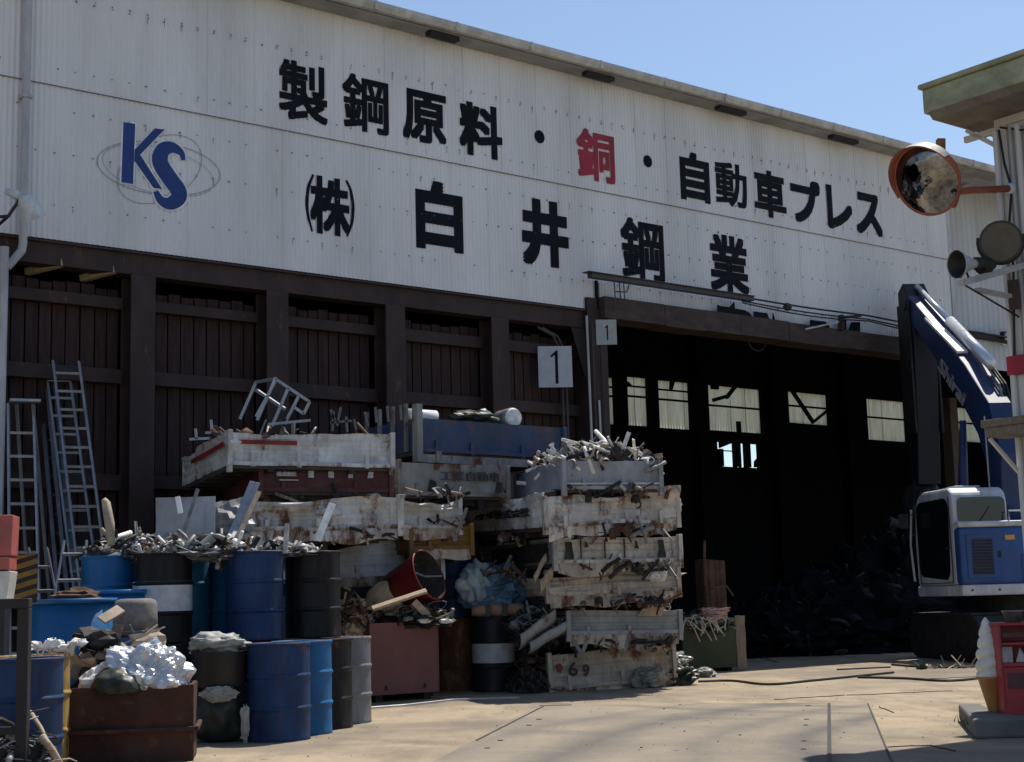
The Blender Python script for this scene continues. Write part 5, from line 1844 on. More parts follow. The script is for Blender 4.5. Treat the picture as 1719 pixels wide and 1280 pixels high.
# blue bundle on the banded drum
BB = thing('tarp_bundle', 'blue tarpaulin bundle, lit side painted pale, with tan rolls beneath, on the white-banded drum', 'bundle', Vector((K1.x + .03, K1.y, 1.005)), 0)
q = MB()
q.smooth = True
q.blob((0, 0, .34), (.42, .32, .31), 33, .5, 1.2, 6, flat=-.22, crease=True)
q.build('tarp', M['tarp_blue'], BB)
q = MB()
q.smooth = True
q.blob((-.20, -.17, .42), (.27, .26, .26), 37, .55, 1.2, 5, crease=True)
q.build('pale_lit_side', M['tarp_pale'], BB)  # pale lump painted as the lit left side of the tarp
for k in range(3):
    q = MB()
    q.smooth = True
    q.tube([(-.30 + .24 * k, -.26, .09), (-.08 + .24 * k, -.27, .075)], [.085, .08], 14)
    q.build('roll', M['roll_tan'], BB)
for x in (-.085, .14):
    q = MB()
    q.bb((x - .03, -.36, .0), (x + .03, -.34, .17))
    q.build('strap', M['bag_dark'], BB)
# leaning bumpers between the banded drum and the right stack
for (a, b, wd, mt, lb) in (((872, 1092), (930, 1048), .22, 'bed_greygreen', 'grey green bumper leaning left of the lower truck beds'), ((888, 1098), (948, 1062), .16, 'bed_greygreen', 'narrow grey bumper leaning in front of the other bumper'), ((895, 985), (915, 945), .14, 'scrap_tan', 'tan fender scrap beside the blue bundle'), ((905, 1000), (925, 975), .2, 'scrap_tan', 'bent tan panel beside the fourth truck bed')):
    p0, p1 = dp(*a, 19.2), dp(*b, 19.6)
    q = MB()
    d = p1 - p0
    q.slab((0, 0, 0), d.normalized(), Vector((.1, -.5, .85)).normalized(), Vector((.3, -.85, -.4)).normalized(), d.length, wd, .03, 10, 6, lambda x, y: (.05 * math.sin(y / wd * 3.1) + noise.noise(Vector((x * 4, y * 4, wd))) * .03, 0))
    tag(q.build('bumper_piece', M[mt], None, loc=p0), lb, 'bumper')
heap_at(dp(900, 1060, 20.0), (.4, .4, 0), .35, 90, 85, 'dark shredded scrap left of the lower truck beds', ('scrap_dark', 'scrap_dark', 'scrap_grey'), (.06, .2))
heap_at(Vector((dp(890, 1120, 20.2).x, 20.2, .0)), (.3, .4, 0), .6, 60, 86, 'dark scrap on the ground behind the white-banded drum', ('scrap_dark', 'scrap_dark', 'scrap_rust'), (.08, .25))
# sacks at the foot of the right stack
for i, (px, py, rx, rz_, mt, lb) in enumerate(((1088, 1152, .27, .15, 'bag_silver', 'leftmost crumpled grey sack at the foot of the right stack'), (1142, 1148, .25, .15, 'bag_dark', 'dark sack at the foot of the right stack, beside the grey one'), (1136, 1124, .24, .10, 'bag_silver', 'pale crumpled sack lying on the dark sack at the foot of the right stack'), (1182, 1134, .20, .07, 'bag_silver', 'flat grey sack in front of the green skip'))):
    p = gp(px, py + 4)
    z = .0
    if i == 2:
        p = gp(1142, 1150) + Vector((-.02, .3, 0))
        z = .24
    q = MB()
    q.blob((0, 0, 0), (rx, .22, rz_), 100 + i, .4, 1.4, 4, flat=-rz_ * .8, crease=True)
    tag(q.build('sack', M[mt], None, loc=(p.x, p.y + .2, z + rz_ * .8)), lb, 'sack')
# green skip with wires
G0 = gp(1150, 1130)
pr = gp(1234, 1128)
GS = thing('green_skip', 'small olive green skip full of tangled wire beside the open bay', 'skip', (G0.x, G0.y, 0), R(10))
gw = 0.86
gh = .72
for nm, a, b, mt in (('front_panel', (0, 0, .06), (gw, .02, gh), 'skip_green'), ('side_panel', (-.02, 0, .06), (0, .9, gh), 'skip_green'), ('back_panel', (0, .88, .06), (gw, .9, gh), 'skip_green'), ('floor', (.001, .021, .06), (gw - .001, .879, .09), 'skip_green')):
    q = MB()
    q.bb(a, b)
    q.build(nm, M[mt], GS, bev=.004)
q = MB()
q.slab((gw + .015, .0, .03), Vector((.9, .4, 0)).normalized(), Z3, Vector((.4, -.9, 0)).normalized(), .20, .84, .03, 3, 6, lambda a, b: (noise.noise(Vector((a * 5, b * 5, 3))) * .02, noise.noise(Vector((a * 9, 0, 3))) * .02))
q.build('end_board', M['skip_tan'], GS)
q = MB()
q.bb((.05, .1, 0), (.12, .8, .059))
q.bb((gw - .12, .1, 0), (gw - .05, .8, .059))
q.build('skid', M['dark_steel'], GS)
c0 = Vector((G0.x + gw * .45, G0.y + .40, gh - .05))
heap_at(c0, (.50, .42, 0), .24, 110, 91, 'tangle of cream and green wire heaped in the olive green skip', ('scrap_green', 'wire_cream', 'wire_cream', 'scrap_dark', 'scrap_green', 'scrap_tan'), (.08, .20), ('wire', 'wire', 'wire', 'chunk', 'plate'))
q = MB()
rgw = random.Random(6)
for k in range(12):
    a0 = rgw.uniform(0, 6.28)
    pts = [Vector((math.cos(a0 + j * .62) * (.11 + .012 * k), math.sin(a0 + j * .62) * (.08 + .01 * k), .02 * k + .015 * math.sin(j * 2 + k))) for j in range(12)]
    q.tube(pts, .012, 5)
tag(q.build('wire_coil', M['wire_pink'], None, loc=c0 + Vector((.16, -.18, .10))), 'pinkish coil of wire on top of the olive green skip', 'wire coil')
q = MB()
for k in range(14):
    x0 = rgw.uniform(-.35, .2)
    pts = [Vector((x0 + rgw.uniform(-.05, .05) + j * rgw.uniform(-.03, .05), -.44 - .02 * j, .14 - .03 * j * j * rgw.uniform(.3, .8))) for j in range(5)]
    q.tube(pts, .010, 5)
tag(q.build('loose_wires', M['wire_cream'], None, loc=c0 + Vector((.0, .0, .05))), 'cream wires hanging over the front of the olive green skip', 'wires', None, 'stuff')
RP = thing('rusty_tank', 'tall rusty ribbed tank panel with a bent pipe behind the green skip', 'tank', (dp(1203, 1040, 25.0).x, 25.0, 0), R(15))
zt = dp(1205, 938, 25).z
q = MB()
q.slab((-.20, 0, .0), X3, Z3, -Y3, .40, zt, .35, 10, 6, lambda a, b: (.012 * math.sin(a * 60), -a * .10 * (b > zt * .8)))
q.build('shell', M['scrap_rust'], RP)
q = MB()
q.tube([(-.16, -.05, .3), (-.20, -.05, zt - .1), (-.17, -.05, zt + .30)], .025, 7)
q.tube([(-.24, -.15, zt - .62), (-.12, -.2, zt - .48), (.12, -.2, zt - .46), (.25, -.15, zt - .62)], .018, 7)
q.build('pipe', M['scrap_rust'], RP)
# scrap inside the open bay: one mass
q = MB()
mats = ('interior', 'scrap_dark', 'interior', 'scrap_dark', 'rubber')  # shade of the bay put into these dark colours
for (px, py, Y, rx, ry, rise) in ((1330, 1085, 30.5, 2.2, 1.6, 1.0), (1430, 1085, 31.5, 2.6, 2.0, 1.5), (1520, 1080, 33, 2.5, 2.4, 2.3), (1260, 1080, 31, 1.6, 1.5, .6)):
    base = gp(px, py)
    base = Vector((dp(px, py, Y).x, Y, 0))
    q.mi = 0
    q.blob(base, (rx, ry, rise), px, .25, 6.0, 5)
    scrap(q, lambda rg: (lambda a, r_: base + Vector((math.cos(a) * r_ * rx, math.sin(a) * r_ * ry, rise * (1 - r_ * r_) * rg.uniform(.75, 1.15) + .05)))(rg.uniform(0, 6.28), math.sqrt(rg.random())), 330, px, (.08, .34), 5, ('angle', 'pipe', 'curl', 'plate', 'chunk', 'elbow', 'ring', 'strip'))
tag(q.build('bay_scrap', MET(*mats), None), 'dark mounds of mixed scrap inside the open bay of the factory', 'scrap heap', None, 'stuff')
# hoses on the ground
def hose(pts, r, label, mt='cable'):
    P_ = [gp(x, y, r) for x, y in pts]
    out = []
    for i in range(len(P_) - 1):
        for k in range(6):
            t = k / 6
            p0, p1, p2, p3 = P_[max(0, i - 1)], P_[i], P_[i + 1], P_[min(len(P_) - 1, i + 2)]
            out.append(.5 * ((2 * p1) + (p2 - p0) * t + (2 * p0 - 5 * p1 + 4 * p2 - p3) * t * t + (3 * p1 - p0 - 3 * p2 + p3) * t ** 3))
    out.append(P_[-1])
    q = MB()
    q.tube(out, r, 6)
    tag(q.build('hose', M[mt]), label, 'hose', 'hoses on the yard')
hose([(1172, 1144), (1230, 1143), (1290, 1149), (1360, 1143), (1430, 1136), (1500, 1129)], .017, 'long thin black hose lying across the yard from the sacks towards the excavator')
hose([(1440, 1137), (1520, 1139), (1590, 1143), (1650, 1138), (1719, 1132)], .017, 'black hose curving across the yard towards the ice cream cone')
hose([(1405, 1124), (1450, 1122), (1495, 1120)], .014, 'short black hose in the middle of the sunlit yard')
hose([(1497, 1116), (1540, 1119), (1590, 1120), (1640, 1119), (1719, 1113)], .017, 'black hose lying nearest the excavator tracks')
hose([(1252, 1098), (1280, 1104), (1306, 1112)], .010, 'thin pale cable at the shadow edge right of the green skip', 'pipe_grey')
q = MB()
scrap(q, lambda rg: (rg.uniform(-.55, .55), rg.uniform(-.12, .12), .012), 24, 93, (.05, .2), 2, ('plate', 'strip'))
o = q.build('flat_debris', MET('scrap_tan', 'scrap_green'), None, loc=gp(1565, 1123))
tag(o, 'flat tan debris lying beside the hoses on the sunlit yard', 'debris', None, 'stuff')

q = MB()
rgq = random.Random(77)
def pinch(px0, px1, py, depth, n, seed):
    global q
    scrap(q, lambda rg: dp(rg.uniform(px0, px1), py + rg.uniform(-5, 5), depth + rg.uniform(-.05, .25)), n, seed, (.05, .17), 5, ('strip', 'angle', 'plate', 'curl', 'pipe'))
for a_ in ((930, 1125, 825, 19.35, 26, 1), (935, 1130, 894, 19.4, 26, 2), (935, 1130, 953, 19.55, 30, 3), (925, 1130, 1010, 19.75, 46, 4), (960, 1130, 1082, 20.0, 40, 5), (420, 650, 836, 17.75, 12, 6), (420, 660, 898, 17.5, 26, 7), (680, 790, 828, 19.4, 16, 8), (690, 780, 878, 19.5, 16, 9), (800, 930, 960, 20.2, 26, 10), (830, 935, 905, 20.2, 20, 11)):
    pinch(*a_)
tag(q.build('pinched_scrap', MET('scrap_dark', 'scrap_grey', 'bed_tan', 'scrap_rust', 'scrap_dark'), None), 'strips and bent scrap pinched between the stacked truck beds', 'scrap', None, 'stuff')
q = MB()
rgq = random.Random(5)
for k in range(900):
    u = rgq.random()
    px, py = rgq.uniform(340, 1700), 1108 + (1271 - 1108) * u ** 1.3
    p = gp(px, py)
    if to_local(p).y > -1.3:
        continue
    s_ = rgq.choice((.003, .003, .004, .004, .005, .009)) * rgq.uniform(.7, 1.3)
    if abs(px - 1150) < 320 and py > 1186:
        p.z += .016
    q.mi = rgq.choice((0, 0, 0, 1, 2))
    q.box((p.x, p.y, p.z + s_ * .3), (s_ * rgq.uniform(.8, 2), s_, s_ * .7), rgq.uniform(0, 3))
tag(q.build('grit', MET('scrap_tan', 'scrap_dark', 'scrap_grey'), None), 'loose grit and tiny metal bits scattered over the sunlit yard', 'grit', None, 'stuff')
# ================================================================== EXCAVATOR
EX = thing('excavator', 'blue and white tracked excavator facing the open bay with its boom raised', 'excavator', (8.45, 26.0, 0), R(4.3))
def ex(mb, name, mt, parent=EX, bev=0, fix=True):
    return mb.build(name, MET(*mt) if isinstance(mt, tuple) else M[mt], parent, bev, fix=fix)
for x in (-1.2, .75):
    q = MB()
    pr_ = []
    for k in range(9):
        a = math.pi / 2 + math.pi * k / 8
        pr_.append((-1.35 + .38 * math.cos(a), .39 + .38 * math.sin(a)))
    for k in range(9):
        a = -math.pi / 2 + math.pi * k / 8
        pr_.append((1.35 + .38 * math.cos(a), .39 + .38 * math.sin(a)))
    q.prism(pr_, (x, 0, 0), Y3, Z3, X3, .45)
    y = -1.4
    while y < 1.45:
        q.bb((x - .03, y, .765), (x + .48, y + .09, .80))
        y += .16
    tk = ex(q, 'track', 'ex_dark', bev=.01)
    for yy in (-1.3, -.6, 0, .6, 1.3):
        q = MB()
        q.tube([(x - .02, yy, .36), (x + .1, yy, .36)], .2 if abs(yy) > 1 else .13, 16)
        q.build('roller', M['ex_dark'], tk)
q = MB()
q.bb((-.74, -.9, .35), (.74, .9, .75))
q.tube([(0, 0, .75), (0, 0, 1.06)], .55, 24)
ex(q, 'undercarriage', 'ex_dark')
q = MB()
q.bb((-1.25, -1.2, 1.08), (1.35, .95, 1.26))
ex(q, 'lower_skirt', 'ex_white', bev=.03)
q = MB()
q.bb((-1.24, -1.19, 1.262), (1.34, -.62, 2.20))
q.bb((-.25, -.62, 1.262), (1.34, 1.0, 2.05))
hood = ex(q, 'engine_cover', 'ex_blue', bev=.05)
q = MB()
q.bb((-1.25, -1.21, 2.201), (1.35, -.60, 2.30))
ex(q, 'cover_top', 'ex_white', bev=.045)
q = MB()
q.bb((-1.13, -1.205, 1.36), (-.58, -1.192, 2.08))
vd = ex(q, 'vent_door', 'ex_blue', bev=.012)
q = MB()
for k in range(11):
    q.bb((-1.03, -1.216, 1.44 + k * .052), (-.70, -1.206, 1.47 + k * .052))
q.build('vent_slats', M['ex_dark'], vd)
q = MB()
q.bb((-1.05, -1.2075, 1.42), (-.68, -1.2055, 2.02))
q.build('vent_recess', M['ex_navy'], vd)
q = MB()
q.bb((-.47, -1.21, 1.98), (-.30, -1.193, 2.06))
ex(q, 'reflector', 'amber')
q = MB()
q.bb((-.21, -1.196, 1.28), (-.195, -1.1915, 1.72))
q.bb((-.21, -1.196, 1.72), (.7, -1.1915, 1.735))
q.bb((-.02, -1.255, 1.09), (-.0, -1.2, 1.25))
ex(q, 'panel_gap', 'ex_navy')
q = MB()
text(q, 'S', (.12, -1.197, 1.40), X3, Z3, -Y3, .24, .30, .06)
ex(q, 'painted_letter', 'ex_white', fix=False)
# cab
q = MB()
prof = [(-1.0, 1.262), (-1.0, 2.62), (-.93, 2.80), (-.78, 2.88), (.45, 2.90), (.72, 2.80), (.86, 2.5), (.93, 2.0), (.90, 1.262)]
q.prism(prof, (-1.25, 0, 0), Y3, Z3, X3, .95)
cabo = ex(q, 'cab', 'ex_white', bev=.05)
q = MB()                                  # side door glass, tall and rounded
pts = []
for (cy, cz, a0) in ((.55, 2.52, 0), (-.62, 2.52, 90), (-.55, 1.55, 180), (.55, 1.62, 270)):
    for k in range(5):
        a = R(a0 + 22.5 * k)
        pts.append((cy + .20 * math.cos(a), cz + .20 * math.sin(a)))
q.prism(pts, (-1.256, 0, 0), Y3, Z3, -X3, .006)
q.build('door_glass', M['glass_dark'], cabo)
q = MB()
pts = []
for (cx, cz, a0) in ((-.44, 2.62, 0), (-1.08, 2.62, 90), (-1.08, 2.38, 180), (-.44, 2.38, 270)):
    for k in range(5):
        a = R(a0 + 22.5 * k)
        pts.append((cx + .09 * math.cos(a), cz + .09 * math.sin(a)))
q.prism(pts, (0, -1.006, 0), X3, Z3, -Y3, .006)
q.build('rear_glass', M['glass_rear'], cabo)
q = MB()
q.tube([(-1.30, .92, 1.35), (-1.32, .96, 2.0), (-1.30, .88, 2.62)], .02, 8)
q.build('handrail', M['ex_white'], cabo)
q = MB()
q.bb((-1.0, -.5, 2.90), (-.55, .2, 2.94))
q.build('roof_hatch', M['ex_white'], cabo, bev=.015)
q = MB()
q.tube([(-.30, -.3, 2.05), (-.30, -.3, 4.15)], .014, 6)
ex(q, 'antenna', 'pipe_grey')
q = MB()
for a_, b_ in (((-1.262, -.86, 1.30), (-1.262, -.86, 2.74)), ((-1.262, .70, 1.30), (-1.262, .74, 2.5)), ((-1.262, -.86, 1.30), (-1.262, .70, 1.30))):
    q.bar(a_, b_, .012, .012)
q.build('door_seam', M['ex_dark'], cabo)
q = MB()
q.bb((-1.285, -.80, 1.86), (-1.255, -.66, 1.90))
q.build('door_handle', M['ex_dark'], cabo)
q = MB()
q.bar((-.80, -1.02, 2.31), (-.62, -1.02, 2.55), .016, .012)
q.build('wiper', M['ex_dark'], cabo)
q = MB()
q.bar((-1.25, .75, 2.55), (-1.42, .85, 2.50), .02, .02)
q.box((-1.46, .86, 2.42), (.16, .04, .26), R(-15))
q.build('side_mirror', M['ex_dark'], cabo)
for px_ in (-1.08, -.62, .2, .9):
    q = MB()
    q.tube([(px_, -1.214, 1.17), (px_, -1.20, 1.17)], .018, 8)
    ex(q, 'skirt_bolt', 'ex_dark')
q = MB()
q.bb((-.60, -1.222, 1.70), (-.56, -1.203, 1.80))
ex(q, 'door_latch', 'ex_dark')
q = MB()
q.tube([(.35, -.95, 2.29), (.35, -.95, 2.55), (.35, -1.05, 2.62)], .045, 10)
ex(q, 'exhaust', 'scrap_rust')
q = MB()
q.tube([(-.35, -1.15, 2.30), (-.35, -1.15, 2.46), (.95, -1.15, 2.46), (.95, -1.15, 2.30)], .016, 6)
ex(q, 'grab_rail', 'ex_white')
# boom, stick and cylinders
tip = dp(1552, 512, 29.5) - EX.location
tip = Vector((0, tip.y, tip.z))
bx = .02
Bw = .42
def section(mb, path, hs, x0, w):          # box-section arm following (y,z) path
    vs, fs = [], []
    n = len(path)
    for i, (y, z) in enumerate(path):
        d = Vector((path[min(i + 1, n - 1)][0] - path[max(i - 1, 0)][0], path[min(i + 1, n - 1)][1] - path[max(i - 1, 0)][1], 0)).normalized()
        nn = Vector((-d.y, d.x, 0))
        for sx in (-1, 1):
            for sn in (-1, 1):
                vs.append((x0 + sx * w / 2, y + nn.x * hs[i] / 2 * sn, z + nn.y * hs[i] / 2 * sn))
    for i in range(n - 1):
        a, b = i * 4, i * 4 + 4
        fs += [(a, a + 1, b + 1, b), (a + 2, b + 2, b + 3, a + 3), (a, b, b + 2, a + 2), (a + 1, a + 3, b + 3, b + 1)]
    fs += [(0, 2, 3, 1), (4 * n - 4, 4 * n - 3, 4 * n - 1, 4 * n - 2)]
    mb.add(vs, fs)
path = [(.35, 1.75), (-.22, 2.7), (-.30, 3.4), (.05, 4.15), (.98, 5.0), (2.2, 5.93), (tip.y + .05, tip.z + .02)]
q = MB()
section(q, path, [.5, .58, .68, .76, .66, .52, .40], bx, Bw)
boom = ex(q, 'boom', 'ex_navy', bev=.02)
q = MB()
a, b = Vector((bx - Bw / 2 - .004, .62, 4.55)), Vector((bx - Bw / 2 - .004, 2.0, 5.62))
d = (a - b).normalized()
vv = Vector((0, d.z, -d.y))
text(q, 'Shirai', b + d * .1 - vv * .25, d, vv, -X3, 1.45, .30, .025, .3)
q.build('painted_lettering', M['bed_grey'], boom, fix=False)
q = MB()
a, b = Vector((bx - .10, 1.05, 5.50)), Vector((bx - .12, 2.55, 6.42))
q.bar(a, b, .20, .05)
q.build('worn_sunlit_top', M['scrap_bright'], boom)  # pale plate: the boom's worn top with sunlight put into its colour
q = MB()
q.smooth = True
a, b = Vector((bx + .12, .30, 5.15)), Vector((bx + .05, tip.y + .10, tip.z + .40))
mid = a.lerp(b, .52)
q.tube([a, mid], .105, 14)
cyl = ex(q, 'stick_cylinder', 'chrome')
q = MB()
q.smooth = True
q.tube([mid, b], .055, 12)
q.build('piston_rod', M['chrome'], cyl)
for dx in (-.3, .3):
    q = MB()
    q.smooth = True
    q.tube([(bx + dx, 1.25, 1.6), (bx + dx, .95, 3.1), (bx + dx, .75, 4.2)], [.09, .09, .06], 12)
    ex(q, 'boom_cylinder', 'ex_navy')
for k in range(3):
    q = MB()
    q.tube([(bx + .1 + .07 * k, -.1, 2.6), (bx + .12 + .07 * k, -.38, 3.7), (bx + .12 + .06 * k, .02, 4.75), (bx + .12 + .05 * k, .5, 5.15)], .022, 7)
    ex(q, 'hydraulic_hose', 'scrap_grey' if k == 0 else 'rubber')
sy = tip.y + .12
q = MB()
section(q, [(sy + .25, tip.z + .42), (sy + .12, tip.z + .1), (sy + .0, tip.z - .7), (sy + .05, tip.z - 2.2), (sy + .15, tip.z - 3.6)], [.35, .62, .75, .62, .45], bx + .02, .46)
stick = ex(q, 'stick', 'ex_stick', bev=.02)
q = MB()
q.bb((bx - .27, sy - .30, tip.z - 2.6), (bx - .23, sy + .35, tip.z + .05))
q.bb((bx + .27, sy - .30, tip.z - 2.6), (bx + .31, sy + .35, tip.z + .05))
q.build('side_plate', M['ex_dark'], stick)
q = MB()
q.tube([(bx - .3, tip.y, tip.z), (bx + .32, tip.y, tip.z)], .11, 14)
q.build('pivot_pin', M['ex_dark'], stick)
q = MB()
q.blob((bx + .02, sy + .2, tip.z - 4.1), (.42, .42, .62), 5, .3, 1.5, 3)
ex(q, 'grapple', 'ex_dark')

# ================================================================== OFFICE ON THE RIGHT
oc = to_local(dp(1683, 300, 13.9))
OF = thing('office_building', 'pale rendered office with a mossy overhanging roof at the right edge', 'office', to_world(oc.x, oc.y, 0), ALPHA)
ez = dp(1558, 204, 13.95).z
q = MB()
q.bb((0, -7, 0), (5, 0, ez - .002))
wl = q.build('wall', M['office_wall'], OF)
OV, OS = .42, .60
q = MB()
q.bb((-OS, -8, ez + .04), (5.5, OV, ez + .285))
q.bb((-OS - .03, -8, ez + .286), (5.5, OV + .03, ez + .34))
rf = q.build('roof', M['office_roof'], OF, bev=.02)
q = MB()
q.prism([(-OS, ez + .039), (-OS + .06, ez - .02), (OV + 4.5, ez - .02), (OV + 4.5, ez + .039)], (0, -8, 0), X3, Z3, Y3, 8 + OV - .06)
q.build('soffit', M['office_soffit'], rf)
q = MB()
q.bb((-.03, -2.2, ez - .10), (-.001, .03, ez - .022))
q.bb((-.035, -.10, 0), (-.001, .035, ez - .101))
q.bb((-.03, -.62, 1.0), (-.001, -.54, ez - .101))
q.build('wall_trim', M['cream_panel'], OF, bev=.004)
q = MB()
q.bar((-.02, .34, ez - .04), (-.02, .0, ez - .30), .04, .04)
q.bb((-.04, 0.0, ez - .16), (-.0, OV - .05, ez - .10))
q.build('eave_strut', M['cream_panel'], OF)
for k, (dy, r_, mt) in enumerate(((-.16, .022, 'pipe_grey'), (-.24, .030, 'office_wall'), (-.33, .018, 'pipe_grey'), (.0, .030, 'office_wall'))):
    q = MB()
    q.tube([(-.06, dy, .2), (-.065, dy + .01, 2.8), (-.06, dy, ez - .15)], r_, 8)
    q.build('conduit', M[mt], OF)
q = MB()
pts = [(-.08, -.05, ez - .15), (-.09, -.09, ez - .5), (-.08, -.14, ez - .75), (-.09, -.08, ez - 1.15), (-.09, -.1, ez - 1.5), (-.08, -.02, 3.2)]
q.tube(pts, .012, 6)
pts = [(-.05, -.05, ez - .12), (-.07, -.3, ez - .22), (-.06, -.5, ez - .14)]
q.tube(pts, .010, 6)
q.build('wall_cable', M['cable'], OF)
zb_ = dp(1712, 610, 13.7).z
q = MB()
q.bb((-.10, -.36, zb_ - .09), (-.03, .05, zb_ + .09))
q.build('red_band', M['red_band'], OF, bev=.006)
cz = dp(1690, 715, 13.8).z
q = MB()
q.bb((-.42, -2.0, cz - .02), (-.102, .16, cz + .05))
q.bb((-.40, -2.0, cz - .11), (-.103, .13, cz - .021))
q.build('door_canopy', M['canopy_wood'], OF, bev=.006)
q = MB()
q.bar((-.38, .10, cz - .12), (-.05, .02, cz - .45), .03, .03)
q.build('canopy_strut', M['cream_panel'], OF)

# ---- traffic mirror
mc = dp(1555, 303, 13.25)
MR = thing('traffic_mirror', 'round convex traffic mirror with an orange hood on an arm of the office wall', 'mirror', mc)
nrm = Vector((-.80, -.62, -.48)).normalized()
mq = nrm.to_track_quat('Z', 'Y').to_matrix().to_4x4()
Rm = .32
q = MB()
q.smooth = True
q.X = mq
q.lathe([(.001, .085)] + [(Rm * math.sin(k / 10 * math.pi / 2) if False else Rm * k / 10, .085 * (1 - (k / 10) ** 2)) for k in range(1, 11)], 40)
q.build('mirror_face', M['mirror'], MR, fix=True)
q = MB()
q.smooth = True
q.X = mq
q.lathe([(Rm, .0), (Rm + .018, .012), (Rm + .022, -.015), (Rm - .03, -.07), (Rm - .12, -.12), (.001, -.13)], 40)
q.build('back_shell', M['mirror_orange'], MR)
q = MB()
q.smooth = True
q.X = mq
n = 28
vs, fs = [], []
inv = mq.to_3x3().inverted()
upl = inv @ Vector((0, 0, 1))
a0 = math.atan2(upl.y, upl.x)
for k in range(n + 1):
    a = a0 + R(-105 + 210 * k / n)
    fade = max(.15, math.cos((k / n - .5) * math.pi)) ** .7
    for rr, zz in ((Rm + .022, -.03), (Rm + .03, .12 * fade), (Rm + .024, .12 * fade), (Rm + .014, -.03)):
        vs.append((rr * math.cos(a), rr * math.sin(a), zz))
for k in range(n):
    for j in range(3):
        fs.append((k * 4 + j, k * 4 + j + 1, k * 4 + j + 5, k * 4 + j + 4))
q.add(vs, fs)
q.build('hood', M['mirror_orange'], MR)
q = MB()
q.smooth = True
q.X = mq
vs, fs = [], []
for k in range(n + 1):
    a = a0 + R(-62 + 124 * k / n)
    fade = max(.15, math.cos((k / n - .5) * 1.9)) ** .7
    for zz in (-.02, .115 * fade):
        vs.append(((Rm + .034) * math.cos(a), (Rm + .034) * math.sin(a), zz))
for k in range(n):
    fs.append((k * 2, k * 2 + 1, k * 2 + 3, k * 2 + 2))
q.add(vs, fs)
q.build('sunlit_hood_top', M['bag_cream'], MR, fix=False)  # pale strip over the hood, sunlight painted into its colour
q = MB()
pp = dp(1580, 330, 13.5) - mc
pt = dp(1579, 234, 13.5) - mc
q.bar(pp, pt, .075, .075, (0, 1, 0))
q.build('post', M['mirror_post'], MR, bev=.006)
q = MB()
q.smooth = True
pe = dp(1697, 317, 13.75) - mc
pm = dp(1608, 321, 13.45) - mc
q.tube([dp(1600, 275, 13.4) - mc, dp(1606, 300, 13.42) - mc, pm, pe], .034, 12)
q.tube([pm, dp(1600, 345, 13.35) - mc], .034, 12)
q.build('arm', M['mirror_orange'], MR)
q = MB()
q.smooth = True
q.blob(pe, (.06, .05, .06), 2, .1, 1, 2)
q.build('wall_clamp', M['lamp_white'], MR)

# ---- lamps and horn on their bracket
bc = dp(1665, 458, 13.5)
LB = thing('lamp_bracket', 'weathered bracket beam carrying the big lamp and the horn on the office wall', 'bracket', bc)
q = MB()
q.bar(dp(1612, 476, 13.2) - bc, dp(1740, 440, 13.75) - bc, .07, .06)
q.bar(dp(1640, 487, 13.4) - bc, dp(1705, 500, 13.8) - bc, .06, .04)
q.build('beam', M['pipe_grey'], LB, bev=.004)
q = MB()
q.bar(dp(1700, 470, 13.7) - bc, dp(1704, 520, 13.75) - bc, .10, .05)
q.build('wall_plate', M['brown_steel'], LB)
q = MB()
q.tube([dp(1618, 478, 13.25) - bc, dp(1710, 532, 13.8) - bc], .010, 6)
q.build('stay', M['cable'], LB)
lc = dp(1680, 406, 13.45)
RL = thing('round_floodlight', 'big round floodlight with a dusty brown lens on the office bracket', 'floodlight', lc)
lq = Vector((-.28, -1, -.20)).normalized().to_track_quat('Z', 'Y').to_matrix().to_4x4()
q = MB()
q.smooth = True
q.X = lq
q.lathe([(.0, -.20), (.09, -.19), (.15, -.12), (.185, -.01), (.19, .02), (.175, .022)], 32)
q.build('housing', M['lamp_white'], RL)
q = MB()
q.X = lq
q.tube([(0, 0, .0), (0, 0, .024)], .177, 32)
q.build('lens', M['lamp_lens'], RL)
q = MB()
q.smooth = True
pts = [lq @ Vector((.205 * math.cos(R(a)), .205 * math.sin(R(a)), -.02)) for a in range(0, 361, 15)]
pts = [p for p in pts if p.z < .06]
pts.sort(key=lambda p: math.atan2(p.x, -p.z))
q.tube(pts, .014, 6)
q.build('yoke', M['lamp_black'], RL)
q = MB()
q.smooth = True
q.X = lq
pts = [Vector((.186 * math.cos(R(a)), .186 * math.sin(R(a)), .024)) for a in range(0, 361, 12)]
q.tube(pts, .010, 6)
q.build('lens_rim', M['pipe_dark'], RL)
hc = dp(1608, 444, 13.2)
HS = thing('horn_speaker', 'small grey horn loudspeaker at the tip of the office bracket', 'loudspeaker', hc)
hq = Vector((-.97, -.42, -.10)).normalized().to_track_quat('Z', 'Y').to_matrix().to_4x4()
q = MB()
q.smooth = True
q.X = hq
q.lathe([(.13, .02), (.125, .0), (.085, -.07), (.05, -.16), (.035, -.22)], 26)
q.build('bell', M['lamp_white'], HS)
q = MB()
q.smooth = True
q.X = hq
q.lathe([(.124, .012), (.08, -.07), (.03, -.16), (.0, -.16)], 26)
q.build('throat', M['lamp_black'], HS)
q = MB()
q.smooth = True
q.X = hq
q.tube([(0, 0, -.20), (0, 0, -.33)], .06, 16)
q.build('driver', M['lamp_black'], HS)
q = MB()
q.tube([(.02, .02, -.12), (.08, .03, -.06), (.12, .05, -.17)], .012, 6)
q.build('bracket', M['lamp_black'], HS)
sc_ = dp(1652, 446, 13.35)
SLp = thing('spotlight', 'small black spotlight between the horn and the big round lamp', 'spotlight', sc_)
q = MB()
q.smooth = True
q.X = hq
q.lathe([(.075, .05), (.08, .04), (.07, -.06), (.03, -.12), (.0, -.12)], 20)
q.disc((0, 0, .035), .074, 20)
